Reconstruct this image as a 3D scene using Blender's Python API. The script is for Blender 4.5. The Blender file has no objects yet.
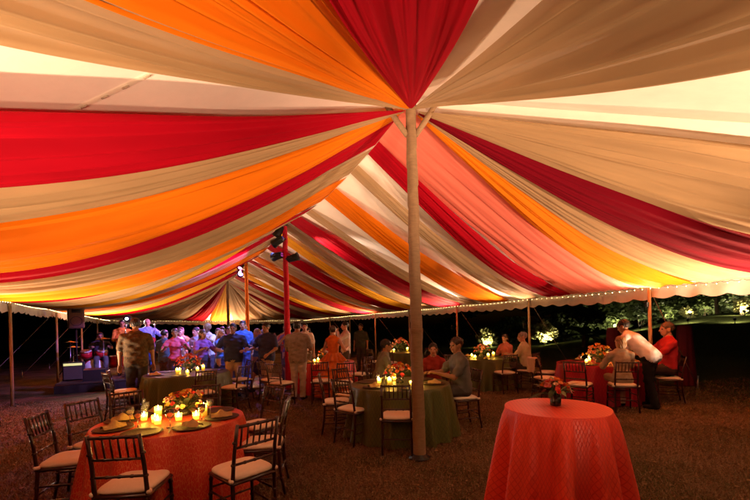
import bpy, math, random
import numpy as np
from math import sin, cos, pi, radians, sqrt, atan2
random.seed(7); rng = np.random.default_rng(7)
scene = bpy.context.scene
col = scene.collection

# ------------------------------------------------------------------ camera, sky, moon, exposure
cam_d = bpy.data.cameras.new('camera'); cam = bpy.data.objects.new('camera', cam_d); col.objects.link(cam)
cam.location = (0, 0, 1.65); cam.rotation_euler = (pi/2, 0.025, 0)
cam_d.lens = 382/750*36; cam_d.sensor_width = 36
cam_d.shift_x = -0.0026; cam_d.shift_y = 77/750
cam_d.clip_start = 0.05; cam_d.clip_end = 500
scene.camera = cam
world = bpy.data.worlds.new('World'); scene.world = world; world.use_nodes = True
wn = world.node_tree
sky = wn.nodes.new('ShaderNodeTexSky'); sky.sky_type = 'NISHITA'; sky.sun_disc = False
sky.sun_elevation = radians(-6); sky.sun_rotation = radians(40)
wn.links.new(sky.outputs[0], wn.nodes['Background'].inputs[0])
wn.nodes['Background'].inputs[1].default_value = 0.05
moon_d = bpy.data.lights.new('moon', 'SUN'); moon_d.energy = 0.012; moon_d.angle = radians(0.5); moon_d.color = (0.8, 0.88, 1)
moon = bpy.data.objects.new('moon', moon_d); col.objects.link(moon); moon.rotation_euler = (radians(38), 0, radians(40))
scene.view_settings.view_transform = 'Standard'; scene.view_settings.look = 'None'
scene.view_settings.exposure = 0.42; scene.view_settings.gamma = 1.0
scene.view_settings.use_curve_mapping = False
scene.render.engine = 'CYCLES'
scene.cycles.use_denoising = True
scene.cycles.max_bounces = 8; scene.cycles.diffuse_bounces = 5; scene.cycles.transmission_bounces = 5; scene.cycles.glossy_bounces = 3
scene.cycles.sample_clamp_indirect = 6
scene.cycles.caustics_reflective = False; scene.cycles.caustics_refractive = False

# ------------------------------------------------------------------ helpers
U = (-.471, .882); V = (.882, .471); P1 = (.49, 4.77)
def W(s, p, z=0.0):
    "tent coordinates: s along the ridge from the near pole, p across it (right positive)"
    return (P1[0]+s*U[0]+p*V[0], P1[1]+s*U[1]+p*V[1], z)
def tent_sp(x, y):
    x -= P1[0]; y -= P1[1]
    return x*U[0]+y*U[1], x*V[0]+y*V[1]
TENT_ROT = atan2(U[1], U[0]) - pi/2

def finish(me, mat, smooth):
    if mat:
        for m in (mat if isinstance(mat, (list, tuple)) else [mat]): me.materials.append(m)
    if smooth and len(me.polygons): me.polygons.foreach_set('use_smooth', [True]*len(me.polygons))
    me.update()
    return me
def link(name, me, parent=None, loc=None, rz=None):
    o = bpy.data.objects.new(name, me); col.objects.link(o)
    if parent: o.parent = parent
    if loc is not None: o.location = loc
    if rz is not None: o.rotation_euler[2] = rz
    return o
def tag(o, label=None, cat=None, group=None, kind=None):
    if label: o['label'] = label
    if cat: o['category'] = cat
    if group: o['group'] = group
    if kind: o['kind'] = kind
    return o
def empty(name, loc=(0, 0, 0), rz=0, label=None, cat=None, group=None):
    o = bpy.data.objects.new(name, None); col.objects.link(o); o.location = loc; o.rotation_euler[2] = rz
    o.empty_display_size = .1
    return tag(o, label, cat, group)
def copy_tree(o, parent=None):
    c = o.copy(); col.objects.link(c); c.parent = parent
    for ch in list(o.children): copy_tree(ch, c)
    return c
def np_mesh(name, verts, quads, mat=None, smooth=True, uv=None):
    verts = np.asarray(verts, dtype=np.float32); quads = np.asarray(quads, dtype=np.int32)
    n = quads.shape[1]
    me = bpy.data.meshes.new(name)
    me.vertices.add(len(verts)); me.vertices.foreach_set('co', verts.ravel())
    me.loops.add(quads.size); me.loops.foreach_set('vertex_index', quads.ravel())
    me.polygons.add(len(quads))
    me.polygons.foreach_set('loop_start', np.arange(0, quads.size, n, dtype=np.int32))
    if uv is not None:
        l = me.uv_layers.new(name='UVMap'); l.data.foreach_set('uv', np.asarray(uv, dtype=np.float32)[quads.ravel()].ravel())
    me.update(calc_edges=True)
    return finish(me, mat, smooth)
def grid_quads(nu, nv, wrap=False):
    i = np.arange(nu-1)[:, None]; m = nv if wrap else nv-1
    j = np.arange(m)[None, :]; j2 = (j+1) % nv
    a = i*nv+j; b = i*nv+j2; c = (i+1)*nv+j2; d = (i+1)*nv+j
    return np.stack([a+0*d, b+0*d, c, d], -1).reshape(-1, 4)

class MB:
    def __init__(s): s.v = []; s.f = []
    def add(s, v, f):
        o = len(s.v); s.v += [tuple(q) for q in v]; s.f += [tuple(i+o for i in q) for q in f]; return s
    def box(s, c, d, rz=0, bev=0):
        x, y, z = (q/2 for q in d); cr, sr = cos(rz), sin(rz)
        b = min(bev, x*.9, y*.9, z*.9)
        if b <= 0:
            pts = [(i*x, j*y, k*z) for k in (-1, 1) for i, j in ((-1, -1), (1, -1), (1, 1), (-1, 1))]
            fs = [(3, 2, 1, 0), (4, 5, 6, 7), (0, 1, 5, 4), (1, 2, 6, 5), (2, 3, 7, 6), (3, 0, 4, 7)]
        else:
            pts = []
            for kz, kk in ((-z, 1), (-z+b, 0), (z-b, 0), (z, 1)):
                e = b if kk else 0
                for (i, j) in ((-1, -1), (1, -1), (1, 1), (-1, 1)):
                    if i*j > 0: pts += [(i*(x-e), j*(y-e-b*(1-kk)), kz), (i*(x-e-b*(1-kk)), j*(y-e), kz)]
                    else: pts += [(i*(x-e-b*(1-kk)), j*(y-e), kz), (i*(x-e), j*(y-e-b*(1-kk)), kz)]
            # order each ring by angle
            ring = []
            for r in range(4):
                q = pts[r*8:(r+1)*8]; q = sorted(q, key=lambda t: atan2(t[1], t[0])); ring += q
            pts = ring
            fs = [tuple(range(7, -1, -1)), tuple(range(24, 32))]
            for r in range(3):
                for i in range(8): fs.append((r*8+i, r*8+(i+1) % 8, (r+1)*8+(i+1) % 8, (r+1)*8+i))
        return s.add([(c[0]+a*cr-b_*sr, c[1]+a*sr+b_*cr, c[2]+z_) for a, b_, z_ in pts], fs)
    def tube(s, pts, r, n=8, cap=True):
        pts = [np.array(p, float) for p in pts]; m = len(pts)
        rr = r if isinstance(r, (list, tuple)) else [r]*m
        v = []; up = None
        for i, p in enumerate(pts):
            t = pts[min(i+1, m-1)]-pts[max(i-1, 0)]; t = t/(np.linalg.norm(t)+1e-9)
            if up is None: up = np.array([0, 0, 1.]) if abs(t[2]) < .9 else np.array([1., 0, 0])
            a = up-t*np.dot(up, t); a /= np.linalg.norm(a)+1e-9; b = np.cross(t, a); up = a
            for k in range(n): th = 2*pi*k/n; v.append(tuple(p+(a*cos(th)+b*sin(th))*rr[i]))
        f = [(i*n+k, i*n+(k+1) % n, (i+1)*n+(k+1) % n, (i+1)*n+k) for i in range(m-1) for k in range(n)]
        if cap: f += [tuple(range(n-1, -1, -1)), tuple(range((m-1)*n, m*n))]
        return s.add(v, f)
    def lathe(s, prof, n=24, c=(0, 0, 0), cap=True):
        v = [(c[0]+r*cos(2*pi*k/n), c[1]+r*sin(2*pi*k/n), c[2]+z) for r, z in prof for k in range(n)]
        m = len(prof)
        f = [(i*n+k, i*n+(k+1) % n, (i+1)*n+(k+1) % n, (i+1)*n+k) for i in range(m-1) for k in range(n)]
        if cap: f += [tuple(range(n-1, -1, -1)), tuple(range((m-1)*n, m*n))]
        return s.add(v, f)
    def mesh(s, name, mat=None, smooth=True):
        me = bpy.data.meshes.new(name); me.from_pydata(s.v, [], s.f); return finish(me, mat, smooth)
    def obj(s, name, mat, parent=None, smooth=True, loc=None):
        return link(name, s.mesh(name, mat, smooth), parent, loc)

# ------------------------------------------------------------------ materials
MATS = {}
def mat(name, c, rough=.6, spec=.3, noise=0, nscale=8, bump=0, bscale=60, metal=0, transl=0, sheen=0, c2=None, emit=None, estr=0, trans=0, stretch=None, coat=0):
    if name in MATS: return MATS[name]
    m = bpy.data.materials.new(name); m.use_nodes = True; MATS[name] = m
    nt = m.node_tree; N = nt.nodes; L = nt.links; b = N['Principled BSDF']
    b.inputs['Base Color'].default_value = (*c, 1); b.inputs['Roughness'].default_value = rough
    b.inputs['Specular IOR Level'].default_value = spec; b.inputs['Metallic'].default_value = metal
    b.inputs['Sheen Weight'].default_value = sheen; b.inputs['Transmission Weight'].default_value = trans
    b.inputs['Coat Weight'].default_value = coat
    co = N.new('ShaderNodeTexCoord'); vec = co.outputs['Object']
    if stretch:
        mp = N.new('ShaderNodeMapping'); mp.inputs['Scale'].default_value = stretch; L.new(vec, mp.inputs[0]); vec = mp.outputs[0]
    colout = None
    if noise:
        nz = N.new('ShaderNodeTexNoise'); nz.inputs['Scale'].default_value = nscale; nz.inputs['Detail'].default_value = 5; nz.inputs['Roughness'].default_value = .65
        L.new(vec, nz.inputs['Vector'])
        rp = N.new('ShaderNodeValToRGB'); rp.color_ramp.elements[0].position = .3; rp.color_ramp.elements[1].position = .72
        d = c2 or tuple(x*(1-noise) for x in c)
        rp.color_ramp.elements[0].color = (*d, 1); rp.color_ramp.elements[1].color = (*(c if c2 else tuple(min(1, x*(1+noise*.5)) for x in c)), 1)
        L.new(nz.outputs['Fac'], rp.inputs[0]); L.new(rp.outputs[0], b.inputs['Base Color']); colout = rp.outputs[0]
    nrm = None
    if bump:
        bz = N.new('ShaderNodeTexNoise'); bz.inputs['Scale'].default_value = bscale; bz.inputs['Detail'].default_value = 4
        L.new(vec, bz.inputs['Vector'])
        bp = N.new('ShaderNodeBump'); bp.inputs['Strength'].default_value = bump; bp.inputs['Distance'].default_value = .01
        L.new(bz.outputs['Fac'], bp.inputs['Height']); L.new(bp.outputs[0], b.inputs['Normal']); nrm = bp.outputs[0]
    if emit: b.inputs['Emission Color'].default_value = (*emit, 1); b.inputs['Emission Strength'].default_value = estr
    if transl:
        t = N.new('ShaderNodeBsdfTranslucent'); mx = N.new('ShaderNodeMixShader'); mx.inputs[0].default_value = transl
        t.inputs[0].default_value = (*c, 1)
        if colout: L.new(colout, t.inputs[0])
        if nrm: L.new(nrm, t.inputs['Normal'])
        L.new(b.outputs[0], mx.inputs[1]); L.new(t.outputs[0], mx.inputs[2]); L.new(mx.outputs[0], N['Material Output'].inputs[0])
    return m

def drape_mat(name, c, transl=.36, sheer=.0, pleat=.6):
    "gathered cloth: long fine pleats along the length (u across, v along), weave relief"
    m = mat(name, c, rough=.8, spec=.08, transl=transl)
    nt = m.node_tree; N = nt.nodes; L = nt.links; b = N['Principled BSDF']
    uv = N.new('ShaderNodeUVMap'); mp = N.new('ShaderNodeMapping'); mp.inputs['Scale'].default_value = (11, .9, 1); L.new(uv.outputs[0], mp.inputs[0])
    nz = N.new('ShaderNodeTexNoise'); nz.inputs['Scale'].default_value = 1; nz.inputs['Detail'].default_value = 2.5; nz.inputs['Roughness'].default_value = .5; L.new(mp.outputs[0], nz.inputs['Vector'])
    bp = N.new('ShaderNodeBump'); bp.inputs['Strength'].default_value = pleat; bp.inputs['Distance'].default_value = .05; L.new(nz.outputs['Fac'], bp.inputs['Height'])
    n2 = N.new('ShaderNodeTexNoise'); n2.inputs['Scale'].default_value = 220; n2.inputs['Detail'].default_value = 2
    co = N.new('ShaderNodeTexCoord'); L.new(co.outputs['Object'], n2.inputs['Vector'])
    b2 = N.new('ShaderNodeBump'); b2.inputs['Strength'].default_value = .12; b2.inputs['Distance'].default_value = .004
    L.new(n2.outputs['Fac'], b2.inputs['Height']); L.new(bp.outputs[0], b2.inputs['Normal']); L.new(b2.outputs[0], b.inputs['Normal'])
    # doubled cloth plus painted fold shade: pleat valleys get a darker colour
    rp = N.new('ShaderNodeValToRGB'); rp.color_ramp.elements[0].position = .3; rp.color_ramp.elements[1].position = .75
    rp.color_ramp.elements[0].color = (*(x*.80 for x in c), 1); rp.color_ramp.elements[1].color = (*(min(1, x*1.06) for x in c), 1)
    L.new(nz.outputs['Fac'], rp.inputs[0]); L.new(rp.outputs[0], b.inputs['Base Color'])
    for n in N:
        if n.type == 'BSDF_TRANSLUCENT': L.new(rp.outputs[0], n.inputs[0])
    mo = N['Material Output']; src = mo.inputs[0].links[0].from_socket     # open weave: a little of what is above shows through
    tr = N.new('ShaderNodeBsdfTransparent'); mx = N.new('ShaderNodeMixShader'); mx.inputs[0].default_value = sheer
    L.new(src, mx.inputs[1]); L.new(tr.outputs[0], mx.inputs[2]); L.new(mx.outputs[0], mo.inputs[0])
    return m

def cloth_mat(name, c, c2, cell=.06, depth=.5, crinkle=0):
    "pintucked cloth: a lattice of tucked seams in the cloth's own flat coordinates"
    m = mat(name, c, rough=.42, spec=.35)
    nt = m.node_tree; N = nt.nodes; L = nt.links; b = N['Principled BSDF']
    uv = N.new('ShaderNodeUVMap'); sp = N.new('ShaderNodeSeparateXYZ'); L.new(uv.outputs[0], sp.inputs[0])
    def mth(op, a, b_=None, c_=None):
        n = N.new('ShaderNodeMath'); n.operation = op
        for i, q in enumerate((a, b_, c_)):
            if q is None: continue
            if isinstance(q, (int, float)): n.inputs[i].default_value = q
            else: L.new(q, n.inputs[i])
        return n.outputs[0]
    x, y = sp.outputs[0], sp.outputs[1]
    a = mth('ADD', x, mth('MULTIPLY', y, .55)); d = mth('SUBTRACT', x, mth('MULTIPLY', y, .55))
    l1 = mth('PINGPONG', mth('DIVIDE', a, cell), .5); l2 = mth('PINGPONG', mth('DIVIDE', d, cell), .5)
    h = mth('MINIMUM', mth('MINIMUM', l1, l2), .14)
    nz = N.new('ShaderNodeTexNoise'); nz.inputs['Scale'].default_value = 45; nz.inputs['Detail'].default_value = 4; L.new(uv.outputs[0], nz.inputs['Vector'])
    if crinkle:   # crushed shimmering weave instead of tucks: irregular cells stretched by the fall of the cloth
        vo = N.new('ShaderNodeTexVoronoi'); vo.inputs['Scale'].default_value = 1; vo.feature = 'DISTANCE_TO_EDGE'; mp = N.new('ShaderNodeMapping'); mp.inputs['Scale'].default_value = (62, 22, 1); L.new(uv.outputs[0], mp.inputs[0])
        ns = N.new('ShaderNodeTexNoise'); ns.inputs['Scale'].default_value = .8; L.new(mp.outputs[0], ns.inputs['Vector']); ad = N.new('ShaderNodeVectorMath'); ad.operation = 'ADD'; L.new(mp.outputs[0], ad.inputs[0]); L.new(ns.outputs['Color'], ad.inputs[1]); L.new(ad.outputs[0], vo.inputs['Vector'])
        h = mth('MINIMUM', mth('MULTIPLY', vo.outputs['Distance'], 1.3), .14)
    h2 = mth('MULTIPLY_ADD', nz.outputs['Fac'], .10, h)
    bp = N.new('ShaderNodeBump'); bp.inputs['Strength'].default_value = depth; bp.inputs['Distance'].default_value = .02
    L.new(h2, bp.inputs['Height']); L.new(bp.outputs[0], b.inputs['Normal'])
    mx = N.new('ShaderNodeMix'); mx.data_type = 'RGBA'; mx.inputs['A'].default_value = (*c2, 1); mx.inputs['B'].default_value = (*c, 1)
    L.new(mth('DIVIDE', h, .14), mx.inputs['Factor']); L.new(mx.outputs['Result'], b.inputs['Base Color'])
    return m

RED, ORG, TAN, MAR, BOUNCE, YEL = 'red', 'orange', 'tan', 'maroon', 'salmon', 'yellow'
DM = {RED: drape_mat('drape_red', (.40, .002, .013)), ORG: drape_mat('drape_orange', (.80, .21, .006)),
      TAN: drape_mat('drape_tan', (.50, .345, .185), .48, .07), MAR: drape_mat('drape_maroon', (.20, .002, .012)),
      BOUNCE: drape_mat('drape_red_bounce', (.80, .20, .14), .35, .12, .18), YEL: drape_mat('drape_yellow', (.85, .42, .03))}  # salmon: red bounce light on the roof skin, put into a cloth colour
M_ROOF = mat('tent_vinyl', (.90, .81, .72), rough=.55, spec=.25, noise=.06, nscale=3, bump=.15, bscale=25, transl=.06)
M_VAL = mat('valance_vinyl', (.86, .80, .68), rough=.5, noise=.08, nscale=6, transl=.3)
M_WOODPOLE = mat('pole_wood', (.50, .36, .20), rough=.6, noise=.3, nscale=14, stretch=(6, 6, .6), bump=.2)
M_ROPE = mat('rope', (.34, .27, .19), rough=.9, bump=.5, bscale=120)
M_BLACK = mat('black_metal', (.012, .012, .013), rough=.4, noise=.2)
M_STEEL = mat('steel', (.5, .5, .5), rough=.3, metal=1)
M_CHROME = mat('brass_cymbal', (.75, .55, .22), rough=.28, metal=1, bump=.1, bscale=200)
M_MAHOG = mat('chair_mahogany', (.035, .010, .007), rough=.28, spec=.5, noise=.35, nscale=20, coat=.3)
M_CUSH = mat('cushion_ivory', (.86, .80, .64), rough=.8, noise=.08, nscale=9, bump=.12, bscale=40)
M_CREAM = mat('cream_cloth', (.66, .52, .33), rough=.8, noise=.12, nscale=10, bump=.3, bscale=25)
M_NAPK = mat('gold_napkin', (.52, .36, .14), rough=.6, noise=.2, nscale=25, bump=.25, bscale=50)
M_CHARGER = mat('charger_woven', (.06, .028, .016), rough=.5, noise=.5, nscale=60, bump=.6, bscale=140)
M_WAX = mat('glowing_wax', (.75, .6, .38), rough=.5, emit=(1, .52, .14), estr=5)  # flame light in the wax put in as a glow of its own
M_FLAME = mat('candle_flame', (1, .8, .4), emit=(1, .70, .32), estr=60)
M_GLASSG = mat('votive_glass', (.72, .66, .26), rough=.2, spec=.5, transl=.6)
vn = M_GLASSG.node_tree; vm_ = vn.nodes.new('ShaderNodeMixShader'); vt = vn.nodes.new('ShaderNodeBsdfTransparent'); vt.inputs[0].default_value = (.95, .9, .5, 1); vm_.inputs[0].default_value = .55
vn.links.new(vn.nodes['Material Output'].inputs[0].links[0].from_socket, vm_.inputs[1]); vn.links.new(vt.outputs[0], vm_.inputs[2]); vn.links.new(vm_.outputs[0], vn.nodes['Material Output'].inputs[0])
M_GLASS = mat('clear_glass', (.9, .92, .9), rough=.05, trans=.92)
M_VASE = mat('dark_vase_glass', (.035, .03, .022), rough=.12, spec=.6)
M_STEM = mat('stem_green', (.06, .11, .03), rough=.5, noise=.3)
M_LEAF = mat('leaf_green', (.07, .095, .03), rough=.5, noise=.4, nscale=30, transl=.25)
M_LEAFY = mat('leaf_yellow_green', (.26, .25, .09), rough=.5, noise=.3, nscale=30, transl=.25)
M_LEAFD = mat('leaf_dark', (.04, .055, .022), rough=.45, noise=.4, nscale=30, transl=.2)
M_BARK = mat('bark', (.12, .08, .05), rough=.9, noise=.4, bump=.6, bscale=30)
BLOOM = [mat('bloom_orange', (.85, .22, .04), rough=.55, noise=.25, nscale=30, transl=.25), mat('bloom_red', (.70, .05, .03), rough=.55, noise=.25, nscale=30, transl=.25),
         mat('bloom_yellow', (.85, .55, .08), rough=.55, noise=.2, nscale=30, transl=.25), mat('bloom_pink', (.75, .22, .20), rough=.55, noise=.2, nscale=30, transl=.25),
         mat('bloom_peach', (.80, .42, .22), rough=.55, noise=.2, nscale=30, transl=.25)]
M_BULB = mat('fairy_bulb', (1, .9, .7), emit=(1, .62, .26), estr=48)

def spot(name, loc, target, energy, color, size=70, blend=.7, radius=.06, parent=None):
    d = bpy.data.lights.new(name, 'SPOT'); d.energy = energy; d.color = color; d.spot_size = radians(size); d.spot_blend = blend; d.shadow_soft_size = radius
    o = bpy.data.objects.new(name, d); col.objects.link(o); o.location = loc
    from mathutils import Vector
    o.rotation_euler = (Vector(target)-Vector(loc)).to_track_quat('-Z', 'Y').to_euler()
    return o
def point(name, loc, energy, color, radius=.03):
    d = bpy.data.lights.new(name, 'POINT'); d.energy = energy; d.color = color; d.shadow_soft_size = radius
    o = bpy.data.objects.new(name, d); col.objects.link(o); o.location = loc
    return o

# ------------------------------------------------------------------ ground
def sstep(x): x = np.clip(x, 0, 1); return x*x*(3-2*x)
def terrain(x, y):
    s, p = (x-P1[0])*U[0]+(y-P1[1])*U[1], (x-P1[0])*V[0]+(y-P1[1])*V[1]
    return 1.75*sstep((p-6.6)/17)*sstep((13-s)/9) + .25*sstep((p-9)/8) + .02*np.sin(x*.9+1)*np.cos(y*.7)*sstep((np.abs(p)-6.5)/3)
gx = np.concatenate([np.linspace(-160, -14, 24), np.linspace(-13, 34, 110), np.linspace(36, 160, 22)])
gy = np.concatenate([np.linspace(-60, -3, 12), np.linspace(-2, 40, 100), np.linspace(42, 200, 24)])
X, Y = np.meshgrid(gx, gy, indexing='ij'); Z = terrain(X, Y)
def ground_mat():
    m = mat('lawn', (.085, .062, .028), rough=.95, spec=.1)
    nt = m.node_tree; N = nt.nodes; L = nt.links; b = N['Principled BSDF']
    co = N.new('ShaderNodeTexCoord')
    def nz(sc, det=5):
        n = N.new('ShaderNodeTexNoise'); n.inputs['Scale'].default_value = sc; n.inputs['Detail'].default_value = det; n.inputs['Roughness'].default_value = .7
        L.new(co.outputs['Object'], n.inputs['Vector']); return n.outputs['Fac']
    r1 = N.new('ShaderNodeValToRGB'); e = r1.color_ramp.elements
    e[0].position = .34; e[0].color = (.045, .028, .014, 1); e[1].position = .66; e[1].color = (.30, .185, .10, 1)
    L.new(nz(38), r1.inputs[0])
    r2 = N.new('ShaderNodeValToRGB'); e = r2.color_ramp.elements
    e[0].position = .38; e[0].color = (.42, .50, .30, 1); e[1].position = .60; e[1].color = (1.0, .95, .9, 1)
    L.new(nz(.9, 3), r2.inputs[0])
    mx = N.new('ShaderNodeMix'); mx.data_type = 'RGBA'; mx.blend_type = 'MULTIPLY'; mx.inputs['Factor'].default_value = 1
    L.new(r1.outputs[0], mx.inputs['A']); L.new(r2.outputs[0], mx.inputs['B'])
    # unworn grass outside the tent stays green
    dt = N.new('ShaderNodeVectorMath'); dt.operation = 'DOT_PRODUCT'; dt.inputs[1].default_value = (V[0], V[1], 0); L.new(co.outputs['Object'], dt.inputs[0])
    mr = N.new('ShaderNodeMapRange'); mr.inputs['From Min'].default_value = 8.8; mr.inputs['From Max'].default_value = 11.5; L.new(dt.outputs['Value'], mr.inputs['Value'])
    r3 = N.new('ShaderNodeValToRGB'); e = r3.color_ramp.elements
    e[0].position = .3; e[0].color = (.03, .045, .012, 1); e[1].position = .7; e[1].color = (.15, .17, .05, 1); L.new(nz(30), r3.inputs[0])
    m2 = N.new('ShaderNodeMix'); m2.data_type = 'RGBA'; L.new(mr.outputs[0], m2.inputs['Factor']); L.new(mx.outputs['Result'], m2.inputs['A']); L.new(r3.outputs[0], m2.inputs['B'])
    L.new(m2.outputs['Result'], b.inputs['Base Color'])
    bp = N.new('ShaderNodeBump'); bp.inputs['Strength'].default_value = .9; bp.inputs['Distance'].default_value = .03
    L.new(nz(55), bp.inputs['Height']); L.new(bp.outputs[0], b.inputs['Normal'])
    return m
lawn = link('ground', np_mesh('ground', np.stack([X, Y, Z], -1).reshape(-1, 3), grid_quads(len(gx), len(gy))[:, ::-1], ground_mat()))
tag(lawn, 'worn brownish lawn under and around the tent', 'lawn', kind='structure')
# short worn grass blades
def blades(name, n, dmin, dmax, label, m, hgt=(.012, .035), inside=True):
    d = dmin*(dmax/dmin)**rng.random(n); a = (rng.random(n)*2-1)*1.06
    x = a*d; y = d
    z = terrain(x, y)
    s, p = (x-P1[0])*U[0]+(y-P1[1])*U[1], (x-P1[0])*V[0]+(y-P1[1])*V[1]
    th = rng.random(n)*2*pi; h = hgt[0]+rng.random(n)*(hgt[1]-hgt[0]); w = (.0016+.0009*d)*(.6+.8*rng.random(n)); ln = rng.random(n)*.035
    t2 = rng.random(n)*2*pi
    v = np.empty((n, 3, 3)); c, s_ = np.cos(th), np.sin(th)
    v[:, 0] = np.stack([x-c*w, y-s_*w, z-.002], -1); v[:, 1] = np.stack([x+c*w, y+s_*w, z-.002], -1)
    v[:, 2] = np.stack([x+ln*np.cos(t2), y+ln*np.sin(t2), z+h], -1)
    me = np_mesh(name, v.reshape(-1, 3), np.arange(3*n).reshape(-1, 3), m, False)
    return tag(link(name, me), label, 'grass', kind='stuff')
blades('grass', 150000, 2.2, 9.5, 'short trampled dry grass covering the tent floor',
       mat('grass_dry', (.36, .20, .105), rough=.8, noise=.6, nscale=40, c2=(.085, .055, .028)))

n = 900; d = 2.4*(12/2.4)**rng.random(n); lx = (rng.random(n)*2-1)*1.0*d; ly = d; th = rng.random(n)*6.28; sz = .012+.022*rng.random(n); zz = .012+.02*rng.random(n)
cs, sn = np.cos(th)*sz, np.sin(th)*sz; tl = (rng.random(n)-.5)*.02
v = np.stack([np.stack([lx-cs, ly-sn, zz], -1), np.stack([lx+sn*.4, ly-cs*.4, zz+tl], -1), np.stack([lx+cs, ly+sn, zz+tl*.5], -1), np.stack([lx-sn*.4, ly+cs*.4, zz-tl*.3], -1)], 1).reshape(-1, 3)
tag(link('fallen_leaves', np_mesh('fallen_leaves', v, np.arange(4*n).reshape(-1, 4), mat('dry_leaf', (.30, .17, .07), rough=.8, noise=.7, nscale=3, c2=(.09, .05, .02)), False)), 'dry leaves and petals scattered over the tent floor', 'leaves', kind='stuff')
# ------------------------------------------------------------------ tent
HALF, BAY, NB, EAVE, TOP = 6.1, 6.1, 3, 2.35, 4.50
LEN = BAY*NB
def ridge_z(s):
    s = np.asarray(s, float)
    t = np.clip(s/BAY, 0, NB); t = t-np.floor(np.minimum(t, NB-1e-6))
    return np.where((s < 0) | (s > LEN), TOP, TOP-.27*4*t*(1-t))
def roof(s, p):
    s = np.asarray(s, float); p = np.asarray(p, float)
    e = np.maximum(-s, s-LEN); q = np.clip(np.maximum(np.abs(p), e)/HALF, 0, 1)
    ez = EAVE+.14*np.clip(-p/HALF, 0, 1)
    return ez+(ridge_z(s)-ez)*(1-q)**1.12
def sp_world(s, p, z):
    return np.stack([P1[0]+s*U[0]+p*V[0], P1[1]+s*U[1]+p*V[1], z], -1)
tent = empty('tent', W(0, 0), 0, 'large cream pole tent with scalloped valance, draped inside', 'tent')
def world_child(name, me, parent):
    o = link(name, me, parent); o.matrix_parent_inverse = parent.matrix_world.inverted(); return o
bpy.context.view_layer.update()
def roof_panel(s, p):
    z = roof(s, p); nu, nv = s.shape
    world_child('roof_panel', np_mesh('roof_panel', sp_world(s, p, z).reshape(-1, 3), grid_quads(nu, nv), M_ROOF), tent)
for side in (-1, 1):
    for k in range(NB*2):
        s, q = np.meshgrid(np.linspace(k*BAY/2, (k+1)*BAY/2, 13), np.linspace(0, 1, 25), indexing='ij'); roof_panel(s, q*HALF*side)
    for e0, sg in ((0, -1), (LEN, 1)):
        q, w = np.meshgrid(np.linspace(0, 1, 25), np.linspace(0, 1, 13), indexing='ij')
        roof_panel(e0+sg*HALF*q*w, side*HALF*q)
for e0, sg in ((0, -1), (LEN, 1)):
    q, w = np.meshgrid(np.linspace(0, 1, 25), np.linspace(-1, 1, 25), indexing='ij'); roof_panel(e0+sg*HALF*q, HALF*q*w)
# seams: welded overlap strips along the panel joints
for side in (-1, 1):
    for k in range(1, NB*2):
        q = np.linspace(.02, .98, 22); ss = k*BAY/2
        v = np.concatenate([sp_world(ss-.03+0*q, q*HALF*side, roof(ss-.03+0*q, q*HALF)-.006), sp_world(ss+.03+0*q, q*HALF*side, roof(ss+.03+0*q, q*HALF)-.006)])
        f = [(i, i+1, i+23, i+22) for i in range(21)]
        world_child('roof_seam', np_mesh('roof_seam', v, f, M_VAL), tent)
q = np.linspace(0, 1, 30); ss = .25-1.6*q; pp = -4.2+2.0*q; nx_, ny_ = .78, .62     # laced joint between two roof sheets
v = np.concatenate([sp_world(ss+k*.02*nx_, pp+k*.02*ny_, roof(ss+k*.02*nx_, pp+k*.02*ny_)-.008) for k in (-1, 1)])
world_child('roof_seam', np_mesh('roof_seam', v, [(i, i+1, i+31, i+30) for i in range(29)], M_VAL), tent)
b = MB()
for i in range(0, 28, 2):
    a_, c_ = sp_world(ss[i:i+1], pp[i:i+1], roof(ss[i:i+1], pp[i:i+1])-.016)[0], sp_world(ss[i+1:i+2], pp[i+1:i+2], roof(ss[i+1:i+2], pp[i+1:i+2])-.016)[0]
    b = MB().tube([a_, a_+(c_-a_)*.6], .005, 5); world_child('lacing', b.mesh('lacing', M_ROPE), tent)
# valance: a scalloped skirt on every edge of the tent
def valance(p0, p1):
    L = sqrt((p1[0]-p0[0])**2+(p1[1]-p0[1])**2); n = int(L/.05); t = np.linspace(0, 1, n)
    s = p0[0]+(p1[0]-p0[0])*t; p = p0[1]+(p1[1]-p0[1])*t
    d = L*t
    sc = .06*np.abs(np.sin(pi*d/.40))
    nx, ny = (p1[1]-p0[1])/L, -(p1[0]-p0[0])/L
    out = .02*np.sin(d*7+1.3)+.012*np.sin(d*17)
    sag = -.05*np.abs(np.sin(pi*d/3.05))
    rows = []
    for k, (dz, o) in enumerate(((.015, 0), (-.07, .5), (-.15, .9), (-.2, 1.1))):
        rows.append(sp_world(s+nx*out*o, p+ny*out*o, EAVE+.14*np.clip(-p/HALF, 0, 1)+sag*(.4 if k == 0 else 1)+dz-(sc if k == 3 else 0)))
    world_child('valance', np_mesh('valance', np.concatenate(rows), grid_quads(4, n), M_VAL), tent)
E0, E1 = -HALF-.01, LEN+HALF+.01
valance((E0, HALF+.01), (E1, HALF+.01)); valance((E1, -HALF-.01), (E0, -HALF-.01)); valance((E0, -HALF), (E0, HALF)); valance((E1, HALF), (E1, -HALF))

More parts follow.
